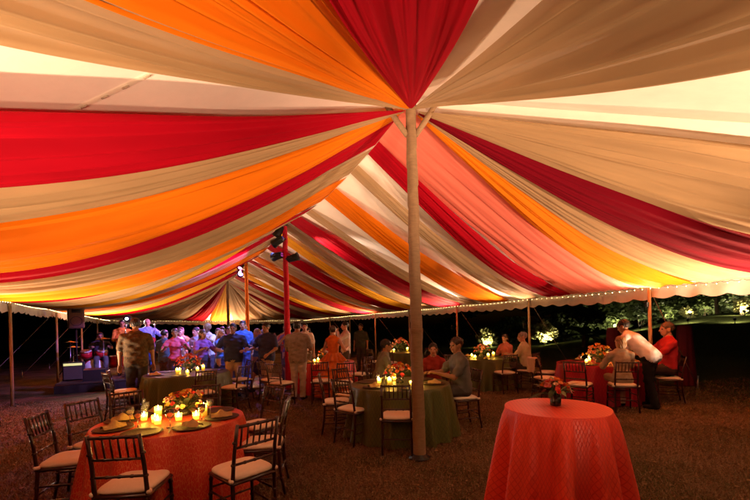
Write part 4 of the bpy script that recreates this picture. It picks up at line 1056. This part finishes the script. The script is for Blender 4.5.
    fm = np.median(am[aq], axis=1).astype(np.int32) if False else am[aq][:, 0].astype(np.int32)
    me.polygons.foreach_set('material_index', fm)
    ob = link('person', me, None, (x, y, z), atan2(-fx, fy)); tag(ob, label, 'person', group or 'wedding guests')
    if hair and hair[0] != 'bald':
        key = (hair[0], lod)
        if key not in HAIR: HAIR[key] = hair_template(hair[0], hh_*1.2)
        tv, tq = HAIR[key]
        link('hair', np_mesh('hair', ((tv*hs)@HR.T+head)*k, tq, pmat('hair', hair[1])), ob)
    return ob
DK = (.015, .010, .007); BRN = (.05, .025, .012); BLOND = (.34, .20, .09); GREY = (.30, .27, .24)
person('man in grey T-shirt sitting side on at the olive table', 1.36, 6.22, -1, -.15, 'sit', top=(.13, .125, .11), bottom=(.08, .07, .06), hair=('short', BRN), hands={'l': (-.12, .42, .86), 'r': (.1, .48, .86)}, lean=.12, big=1.12, H=1.82, head_yaw=.3)
person('dark haired guest facing the grey shirted man across the table corner', 1.02, 7.0, -.15, -1, 'sit', skin='fair', top=(.30, .03, .02), hair=('bob', DK), fem=True, hands={'l': (-.15, .35, .85), 'r': (.15, .35, .85)}, lean=.12, H=1.68)
person('man in grey green shirt seated behind the olive table flowers', .02, 7.35, 1, .15, 'sit', top=(.20, .20, .13), hair=('short', DK), hands={'l': (-.1, .45, .85), 'r': (.12, .4, .8)}, lean=.25, big=1.05, H=1.78)
person('grey haired guest in cream shirt seated at the right eave table', 3.72, 9.55, -.8, .55, 'sit', skin='fair', top=(.60, .52, .32), bottom=(.06, .05, .04), hair=('short', GREY), hands={'l': (-.1, .42, .85), 'r': (.1, .42, .85)}, lean=.14, big=1.08, head_yaw=.4, H=1.8)
person('woman partly hidden behind the cream shirted guest', 3.6, 10.75, -.8, -.5, 'sit', skin='fair', top=(.45, .12, .10), hair=('bob', BRN), fem=True, H=1.7, lod=1)
person('blond woman in beige top seated with her back turned at the crimson table', 4.5, 7.05, .3, 1.2, 'sit', skin='fair', top=(.46, .38, .27), pat=(.34, .26, .17), bottom=(.35, .30, .22), hair=('bob', BLOND), fem=True, sleeve='long', hands={'l': (-.2, .42, .84), 'r': (.15, .45, .84)}, lean=.1, H=1.72, head_yaw=.35)
person('waiter in white shirt and black trousers bending over the crimson table', 5.12, 7.18, -.55, .85, 'stand', top=(.78, .78, .78), bottom=(.010, .009, .009), sleeve='long', lean=.80, hands={'l': (-.16, .62, .92), 'r': (.12, .66, .90)}, hair=('short', DK), head_pitch=.1, H=1.86, big=1.05, group='waiters', stride=.08)
person('man in red shirt seated right of the waiter', 5.85, 7.72, -.9, .25, 'sit', skin='fair', top=(.46, .02, .03), bottom=(.05, .03, .03), hair=('short', (.12, .08, .055)), hands={'l': (-.12, .42, .84), 'r': (.12, .42, .84)}, H=2.0, big=1.0, lean=-.02)
od = person('woman in ruffled orange dress standing before the red table', -1.05, 9.1, .45, 1, 'stand', skin='fair', top=(.75, .17, .02), bottom=(.75, .17, .02), sleeve='none', fem=True, hair=('bun', BRN), skirt='long', hands={'l': (-.25, .25, 1.05), 'r': (.28, .22, 1.2)}, H=1.72)
nth = 96; th = np.linspace(0, 2*pi, nth, endpoint=False)[None, :]; q = np.linspace(0, 1, 50)[:, None]
tier = (q*5) % 1
r = .15+.33*q**.8 + .05*tier + .035*tier*np.sin(14*th+9*np.floor(q*5)) + .02*np.sin(5*th+q*6)
link('ruffled_skirt', np_mesh('ruffled_skirt', np.stack([r*np.cos(th), r*np.sin(th), 1.06-1.0*q+.02*tier*np.sin(9*th)], -1).reshape(-1, 3), grid_quads(50, nth, True), mat('orange_organza', (.80, .20, .02), rough=.5, transl=.35, sheen=.4, noise=.25, nscale=14)), od)
person('man in pale shirt beside the woman in the orange dress', -.95, 11.4, -1, -.4, top=(.62, .50, .44), bottom=(.10, .08, .08), sleeve='long', skin='fair', hands={'l': (-.1, .25, 1.45), 'r': (.1, .3, 1.4)}, H=1.84, lod=1)
person('man in dark shirt standing far off by the right eave', -.62, 14.5, -.2, -1, top=(.05, .06, .04), bottom=(.05, .045, .04), H=1.8, lod=1)
person('man in tan shirt standing with his back turned by the red wrapped pole', -1.87, 8.95, .1, 1, top=(.34, .31, .27), pat=(.20, .18, .16), bottom=(.50, .45, .37), hair=('short', DK), hands={'l': (-.2, .3, 1.02), 'r': (.2, .3, 1.05)}, H=1.84, big=1.15)
person('man in white shirt facing the man in tan', -2.2, 11.6, .2, -1, skin='fair', top=(.72, .62, .55), bottom=(.25, .2, .15), H=1.84, lod=1)
NAVY = (.035, .04, .11); KH = (.46, .32, .20)
person('stout man in navy shirt and khaki trousers, left one of two alike dancing', -3.62, 9.6, .25, -1, top=NAVY, bottom=KH, hair=('short', DK), hands={'l': (-.25, .32, 1.1), 'r': (.3, .28, 1.15)}, H=1.84, big=1.2, stride=.08, group='dancers')
person('stout man in navy shirt and khaki trousers, right one of two alike dancing', -2.83, 9.75, -.5, -1, top=NAVY, bottom=KH, hair=('short', DK), hands={'l': (-.28, .25, 1.0), 'r': (.25, .35, 1.1)}, H=1.84, big=1.2, stride=-.1, group='dancers')
BLU = (.10, .20, .55)
person('woman in pale blue top and dark skirt dancing, farther left', -4.08, 10.0, 1, -.3, top=BLU, bottom=(.03, .03, .09), hair=('long', BLOND), fem=True, skirt='knee', hands={'l': (.0, .45, 1.2), 'r': (.25, .42, 1.15)}, H=1.70, stride=.12, skin='fair', group='dancers', lod=1)
person('woman in pale blue top and dark skirt dancing between the navy men', -3.22, 10.3, 1, -.4, top=BLU, bottom=(.03, .03, .09), hair=('long', BLOND), fem=True, skirt='knee', hands={'l': (.0, .45, 1.2), 'r': (.25, .42, 1.15)}, H=1.70, stride=-.2, skin='fair', group='dancers', lod=1)
person('tall man in blue shirt behind the left navy shirted man', -4.0, 11.4, .3, -1, top=(.05, .12, .40), bottom=(.05, .07, .25), H=1.95, group='dancers', lod=1)
person('singer in pale dress holding a microphone', -5.85, 11.3, .9, -.4, skin='fair', top=(.85, .85, .92), pat=(.55, .5, .75), bottom=(.80, .80, .88), sleeve='none', fem=True, skirt='long', hair=('bun', BRN), hands={'l': (-.02, .22, 1.42), 'r': (.15, .3, 1.2)}, curl='grip', H=1.76, group='band', lod=1)
person('guest in pale shirt and blue jeans by the dance floor', -5.3, 11.2, -.4, -1, skin='fair', top=(.72, .76, .85), pat=(.22, .30, .62), bottom=(.04, .07, .25), H=1.78, lod=1, hands={'l': (-.2, .3, 1.2), 'r': (.15, .32, 1.25)}, group='dancers')
person('guest in dark red shirt among the dancers', -4.95, 11.9, .3, -1, top=(.35, .05, .04), bottom=(.10, .05, .05), H=1.74, lod=1, group='dancers')
person('dancer in red dress beside the orange wrapped pole', -3.75, 12.6, -.6, -1, top=(.50, .06, .03), bottom=(.50, .06, .03), fem=True, skirt='knee', hair=('long', DK), H=1.68, lod=1, group='dancers')
person('guest in white blouse at the back of the dance floor', -4.55, 13.2, .2, -1, top=(.6, .5, .5), bottom=(.1, .1, .15), fem=True, hair=('bob', BRN), H=1.72, lod=1, group='dancers')
person('man in dark patterned shirt standing before the stage', -5.15, 8.15, -.5, 1, top=(.16, .11, .05), pat=(.02, .016, .012), bottom=(.03, .025, .025), hair=('short', DK), H=1.98, big=1.1)
STG = .30
CR = [(-5.6, 12.2, (.55, .10, .25), (.1, .05, .1), 1), (-5.0, 12.9, (.2, .25, .6), (.05, .05, .1), 0), (-4.3, 12.4, (.75, .72, .7), (.12, .1, .1), 0), (-6.1, 11.9, (.60, .30, .10), (.2, .1, .05), 1), (-3.4, 11.4, (.12, .16, .45), (.3, .25, .2), 1),
      (-2.9, 12.2, (.6, .12, .06), (.1, .06, .05), 0), (-3.2, 13.4, (.5, .4, .3), (.1, .1, .1), 0), (-5.5, 13.6, (.25, .15, .5), (.1, .1, .2), 1), (-6.3, 13.5, (.6, .45, .2), (.1, .1, .1), 0), (-2.35, 12.9, (.45, .30, .20), (.2, .15, .1), 1),
      (-5.45, 10.3, (.75, .12, .20), (.08, .06, .12), 1), (-4.75, 10.7, (.70, .68, .72), (.10, .08, .14), 0), (-5.9, 10.6, (.10, .16, .22), (.10, .06, .05), 0), (-4.45, 9.75, (.30, .10, .35), (.06, .05, .1), 1), (-6.6, 12.6, (.70, .30, .20), (.1, .06, .05), 1), (-2.55, 11.0, (.16, .10, .30), (.1, .08, .1), 1)]
CL = ['guest in raspberry top behind the pale dressed singer', 'guest in blue shirt at the back left of the dance floor', 'guest in white shirt right behind the dancers', 'guest in ochre top left of the singer', 'guest in dark blue between the dancers and the red pole',
      'guest in rust red shirt left of the man in white', 'guest in beige far back by the farthest pole', 'guest in violet top far back on the left', 'guest in mustard shirt far back beside the congas', 'guest in brown top far back by the red pole', 'guest in rose top right before the singer', 'guest in white shirt in the middle of the dancers', 'guest in slate blue shirt left of the guest in rose', 'guest in plum top behind the dark green table', 'guest in coral dress behind the congas', 'guest in dark violet left of the red pole']
for i, (x_, y_, tp, bt_, fm_) in enumerate(CR):
    person(CL[i], x_, y_, [.5, -.4, .2, .9, -.8][i % 5], [-1, -1, .9, -.5, -.6][i % 5], top=tp, bottom=bt_, fem=bool(fm_), hair=(['short', 'bob', 'long', 'bun'][(i+fm_) % 4] if fm_ else 'short', [DK, BRN, BLOND][i % 3]), skirt='knee' if fm_ and i % 2 else None,
           hands={'l': (-.25, .3+.05*(i % 3), 1.05+.12*(i % 4)), 'r': (.22, .32, 1.35-.1*(i % 3))}, H=1.66+.05*(i % 4)+(.0 if fm_ else .07), lod=1, group='dancers', skin=['fair', 'tan', 'brown'][i % 3])
person('guitarist in light blue shirt on the stage', -7.15, 11.9, .55, -.85, z=STG, top=(.42, .52, .75), pat=(.10, .16, .40), bottom=(.06, .12, .42), hands={'l': (-.42, .30, 1.22), 'r': (.12, .24, 1.02)}, curl='grip', hair=('thin', GREY), H=1.80, big=1.05, skin='fair', group='band')
person('musician in orange shirt on the stage behind the guitarist', -8.2, 12.3, .6, -.8, z=STG, top=(.80, .38, .04), pat=(.55, .12, .02), bottom=(.30, .16, .05), hands={'l': (-.12, .3, 1.25), 'r': (.12, .3, 1.15)}, curl='grip', hair=('short', DK), H=1.80, group='band', sleeve='long', lod=1)
person('drummer in dark shirt behind the red drum kit', -8.95, 12.35, .6, -.8, 'sit', z=STG, top=(.05, .05, .07), hair=('short', DK), hands={'l': (-.22, .45, .95), 'r': (.22, .45, .95)}, curl='grip', group='band', lod=1)
person('conga player in red shirt at the right of the stage', -6.35, 12.3, .4, -.9, z=STG*.0, top=(.45, .05, .03), bottom=(.06, .04, .04), hair=('short', DK), hands={'l': (-.2, .4, 1.0), 'r': (.2, .4, 1.0)}, group='band', H=1.82, lod=1)

# ------------------------------------------------------------------ band gear
def guitar(x, y, z, rz, label):
    t = empty('electric_guitar', (x, y, z), rz, label, 'guitar'); t.rotation_euler = (0, radians(-24), rz)
    v = []; n = 36
    for zz in (-.022, .022):
        for k in range(n):
            a = 2*pi*k/n; r = .165*(1-.22*cos(2*a+.3)*0-.18*abs(sin(a))**2+.10*cos(3*a)); v.append((r*1.25*cos(a), zz, r*sin(a)))
    f = [tuple(range(n)), tuple(range(2*n-1, n-1, -1))]+[(k, n+k, n+(k+1) % n, (k+1) % n) for k in range(n)]
    MB().add(v, f).obj('body', mat('guitar_red', (.40, .02, .02), rough=.15, coat=.6), t, False)
    MB().box((-.42, -.028, .01), (.52, .022, .052), 0, .006).obj('neck', mat('maple', (.45, .27, .12), rough=.35), t)
    MB().box((-.74, -.024, .018), (.15, .018, .075), 0, .006).obj('headstock', mat('maple', (.45, .27, .12)), t)
    for k in range(3): MB().tube([(-.70-.03*k, -.024, .05), (-.70-.03*k, -.024, .075)], .008, 6).obj('tuning_peg', M_STEEL, t)
    for k in range(2): MB().box((-.02+.07*k, -.028, .01), (.025, .014, .075), 0, .004).obj('pickup', M_BLACK, t)
gfx, gfy = .55/1.012, -.85/1.012
guitar(-7.15+gfx*.21, 11.9+gfy*.21, STG+1.07, atan2(-gfx, gfy)+pi, 'red electric guitar held across the blue shirted guitarist')
dk = empty('drum_kit', W(11.3, -5.0, STG), 0, 'red shell drum kit with brass cymbals on the stage', 'drum kit')
M_SHELL = mat('drum_red', (.55, .02, .03), rough=.15, coat=.6); M_HEAD = mat('drum_head', (.75, .72, .68), rough=.6)
def drum(name, c, ax, r, h):
    a = np.array(c, float); d = np.array(ax, float); d /= np.linalg.norm(d)
    o = MB().tube([a-d*h/2, a+d*h/2], r, 24).obj(name, M_SHELL, dk)
    for s_ in (-1, 1):
        MB().tube([a+d*s_*h/2, a+d*s_*(h/2+.006)], r*.95, 24).obj('skin', M_HEAD, o)
        MB().tube([a+d*s_*(h/2-.012), a+d*s_*(h/2+.012)], r*1.03, 24, cap=False).obj('hoop', M_STEEL, o)
drum('bass_drum', (.25, -.25, .29), (.6, -.8, 0), .28, .40); drum('rack_tom', (.05, -.32, .72), (.15, -.3, .9), .15, .2); drum('rack_tom', (.38, -.10, .72), (.3, -.2, .9), .15, .2)
drum('floor_tom', (.62, .25, .42), (0, 0, 1), .2, .38); drum('snare', (-.25, -.10, .62), (0, 0, 1), .18, .13)
for i, (cx, cy, cz) in enumerate(((-.35, -.45, 1.12), (.62, -.35, 1.2), (-.62, 0, .95))):
    o = MB().tube([(cx, cy, 0.02), (cx, cy, cz)], .012, 8).obj('cymbal_stand', M_STEEL, dk)
    MB().lathe([(.002, .03), (.03, .028), (.05, .012), (.21, -.012), (.21, -.015), (.002, .02)], 28, (cx, cy, cz), cap=False).obj('cymbal', M_CHROME, dk)
    for k in range(3): a = k*2.1; MB().tube([(cx, cy, .3), (cx+.22*cos(a), cy+.22*sin(a), .01)], .009, 6).obj('stand_leg', M_STEEL, dk)
def speaker(x, y, z, rz, label, stand):
    t = empty('loudspeaker', (x, y, z), rz, label, 'loudspeaker')
    MB().box((0, 0, .34), (.42, .36, .68), 0, .03).obj('cabinet', mat('speaker_case', (.10, .05, .03), rough=.6, bump=.3, bscale=90), t, False)
    MB().box((0, -.185, .34), (.36, .02, .60), 0, .006).obj('grille', mat('speaker_grille', (.16, .08, .04), rough=.7, noise=.5, nscale=120), t, False)
    MB().lathe([(.02, -.01), (.10, -.03), (.14, 0), (.15, 0)], 24, cap=False).obj('woofer', M_BLACK, t, loc=(0, -.2, .22)).rotation_euler[0] = pi/2
    MB().box((0, -.2, .53), (.22, .02, .10), 0, .02).obj('horn', M_BLACK, t)
    s_ = empty('speaker_stand', (x, y, z-1.45+.0), rz, stand, 'speaker stand')
    MB().tube([(0, 0, .1), (0, 0, 1.45)], .02, 10).obj('pole', M_BLACK, s_)
    for k in range(3): a = k*2.094+.5; MB().tube([(0, 0, .75), (.5*cos(a), .5*sin(a), .02)], .014, 8).obj('leg', M_BLACK, s_)
sx_, sy_, _ = W(11.0, -5.35)
speaker(sx_, sy_, 1.84, atan2(.35, .93)+.35, 'brown loudspeaker raised on a stand left of the drums', 'black tripod stand under the brown loudspeaker')
amp = empty('guitar_amplifier', W(10.3, -5.3, STG), .5, 'small amplifier at the left of the stage, its pale top panel painted as lit', 'amplifier')
MB().box((0, 0, .27), (.5, .3, .54), 0, .02).obj('cabinet', M_BLACK, amp, False); MB().box((0, -.155, .22), (.44, .02, .38), 0, .005).obj('grille', mat('amp_grille', (.06, .045, .03), rough=.8, noise=.4, nscale=100), amp, False)
MB().box((0, -.155, .47), (.44, .02, .07), 0, .005).obj('control_panel', mat('amp_panel_glow', (.5, .5, .2), rough=.4, emit=(.7, .75, .2), estr=.6), amp, False)  # light on the pale panel put in as a weak glow
for i, (x_, y_, lab, z_) in enumerate(((*W(9.75, -3.2)[:2], 'microphone stand in front of the guitarist', STG), (*W(10.2, -4.0)[:2], 'microphone stand in front of the orange shirted musician', STG))):
    t = empty('microphone_stand', (x_, y_, z_), .4, lab, 'microphone stand')
    MB().lathe([(.12, 0), (.12, .015), (.02, .03)], 16).obj('base', M_BLACK, t); MB().tube([(0, 0, .02), (0, 0, 1.35), (0, .18, 1.5)], .01, 8).obj('pole', M_BLACK, t)
    MB().lathe([(.012, 0), (.018, .10), (.026, .12), (.024, .16), (.005, .175)], 12).obj('microphone', M_STEEL, t, loc=(0, .18, 1.46))
for i in range(2):
    x_, y_, _ = (-6.05+.34*i, 12.0-.1*i, 0); t = empty('conga_drum', (x_, y_, 0), 0, ['left conga drum', 'right conga drum'][i]+' before the red shirted player', 'drum')
    MB().lathe([(.12, .05), (.16, .4), (.15, .74)], 20).obj('shell', M_SHELL, t); MB().lathe([(.155, .74), (.155, .755), (.01, .757)], 20).obj('skin', M_HEAD, t)
    for k in range(3): a = k*2.1; MB().tube([(.12*cos(a), .12*sin(a), .1), (.2*cos(a), .2*sin(a), .0)], .01, 6).obj('stand_leg', M_STEEL, t)
# tall draped stands behind the crimson table
def draped_stand(x, y, label, seed):
    t = empty('draped_stand', (x, y, gz(x, y)), 0, label, 'stand', 'tall draped stands')
    link('cloth', cloth_mesh(.14, 1.45, 1.43, 8, .015, .05, mat('dark_plum_cloth', (.12, .008, .02), rough=.8, noise=.2), seed, 64, 16), t)
    MB().lathe([(.15, 0), (.15, .02), (.03, .05), (.03, 1.38), (.12, 1.42), (.12, 1.438)], 16).obj('frame', M_BLACK, t)
draped_stand(7.4, 9.2, 'dark plum draped stand outside, right of the man in red', 31)
draped_stand(6.3, 10.2, 'dark plum draped stand outside, left of the waiter', 32)

# ------------------------------------------------------------------ stage lamps on the centre poles
def stage_lamp(s, p, z, target, e, color, label, size=60):
    x_, y_, _ = W(s, p); t = empty('stage_lamp', (x_, y_, z), 0, label, 'stage lamp', 'stage lamps on the centre poles')
    from mathutils import Vector
    d = (Vector(target)-Vector((x_, y_, z))).normalized(); t.rotation_euler = d.to_track_quat('-Z', 'Y').to_euler()
    MB().lathe([(.05, .20), (.09, .16), (.10, -.06), (.12, -.13), (.112, -.13), (.09, -.05)], 16, cap=False).obj('housing', M_BLACK, t)
    MB().lathe([(.001, -.055), (.09, -.055)], 16, cap=False).obj('lens', mat('lens_'+label.split()[0], color, emit=color, estr=9), t)
    MB().tube([(-.14, 0, .04), (-.14, 0, .2), (.14, 0, .2), (.14, 0, .04)], .012, 6).obj('yoke', M_BLACK, t)
    spot('stage_beam', tuple(Vector((x_, y_, z))+d*.16), target, e, color, size, .6, .06)
PUR, BLUE, PNK = (.45, .22, 1), (.22, .32, 1), (1, .16, .45)
stage_lamp(BAY-.05, -.22, 3.95, (-7.5, 12.0, 1.6), 1700, PUR, 'violet stage lamp on the red pole, lower and aimed at the band', 36)
stage_lamp(BAY+.05, -.16, 4.22, (-4.5, 10.6, 1.3), 1100, BLUE, 'blue stage lamp at the top of the red pole', 70)
stage_lamp(2*BAY-.05, -.22, 3.95, (-4.8, 11.4, .8), 1100, PUR, 'violet stage lamp on the orange pole aimed back at the dancers', 48)
stage_lamp(2*BAY+.05, -.2, 4.22, (-6.0, 12.2, 1.0), 1300, PNK, 'pink stage lamp at the top of the orange pole', 60)
stage_lamp(BAY+.12, -.2, 3.6, W(10.4, -2.6, 3.25), 420, (1, .12, .75), 'magenta lamp on the red pole washing the left drapes', 46)
stage_lamp(BAY-.1, .2, 3.55, W(5.4, 1.3, 3.9), 260, (1, .78, .6), 'white lamp on the red pole washing the right drapes', 70)
x_, y_ = -8.15, 12.5
t = empty('floodlight', (x_, y_, 2.12), .4, 'white floodlight on a stand glaring behind the band', 'floodlight')
o = MB().lathe([(.04, .14), (.10, .12), (.13, -.02), (.12, -.02), (.09, .05)], 18, cap=False).obj('housing', M_BLACK, t); o.rotation_euler[0] = pi/2
o = MB().lathe([(.001, .0), (.118, .004)], 18, cap=False).obj('lens', mat('flood_lens', (1, .95, .9), emit=(1, .9, .85), estr=22), t); o.rotation_euler[0] = pi/2
MB().tube([(0, .06, -.1), (0, .06, -1.72)], .015, 8).obj('pole', M_BLACK, t)
spot('flood_beam', (x_+.06, y_-.2, 2.12), (x_+2.2, y_-3, 1.2), 350, (1, .85, .75), 100, .8, .08)
for i, (mx_, my_, rz_, lab) in enumerate(((*W(9.75, -3.7)[:2], .5, 'black wedge monitor in front of the guitarist'), (*W(9.75, -4.7)[:2], .5, 'black wedge monitor left of the guitarist'))):
    t = empty('stage_monitor', (mx_, my_, STG), rz_, lab, 'loudspeaker')
    v = [(-.28, -.2, 0), (.28, -.2, 0), (.28, .2, 0), (-.28, .2, 0), (-.26, -.19, .32), (.26, -.19, .32), (.26, .02, .36), (-.26, .02, .36)]
    MB().add(v, [(3, 2, 1, 0), (4, 5, 6, 7), (0, 1, 5, 4), (1, 2, 6, 5), (2, 3, 7, 6), (3, 0, 4, 7)]).obj('cabinet', M_BLACK, t, False)
    MB().add([(-.24, .185, .06), (.24, .185, .06), (.23, .045, .33), (-.23, .045, .33)], [(0, 1, 2, 3)]).obj('grille', mat('monitor_grille', (.03, .03, .03), rough=.7, noise=.5, nscale=120), t, False)
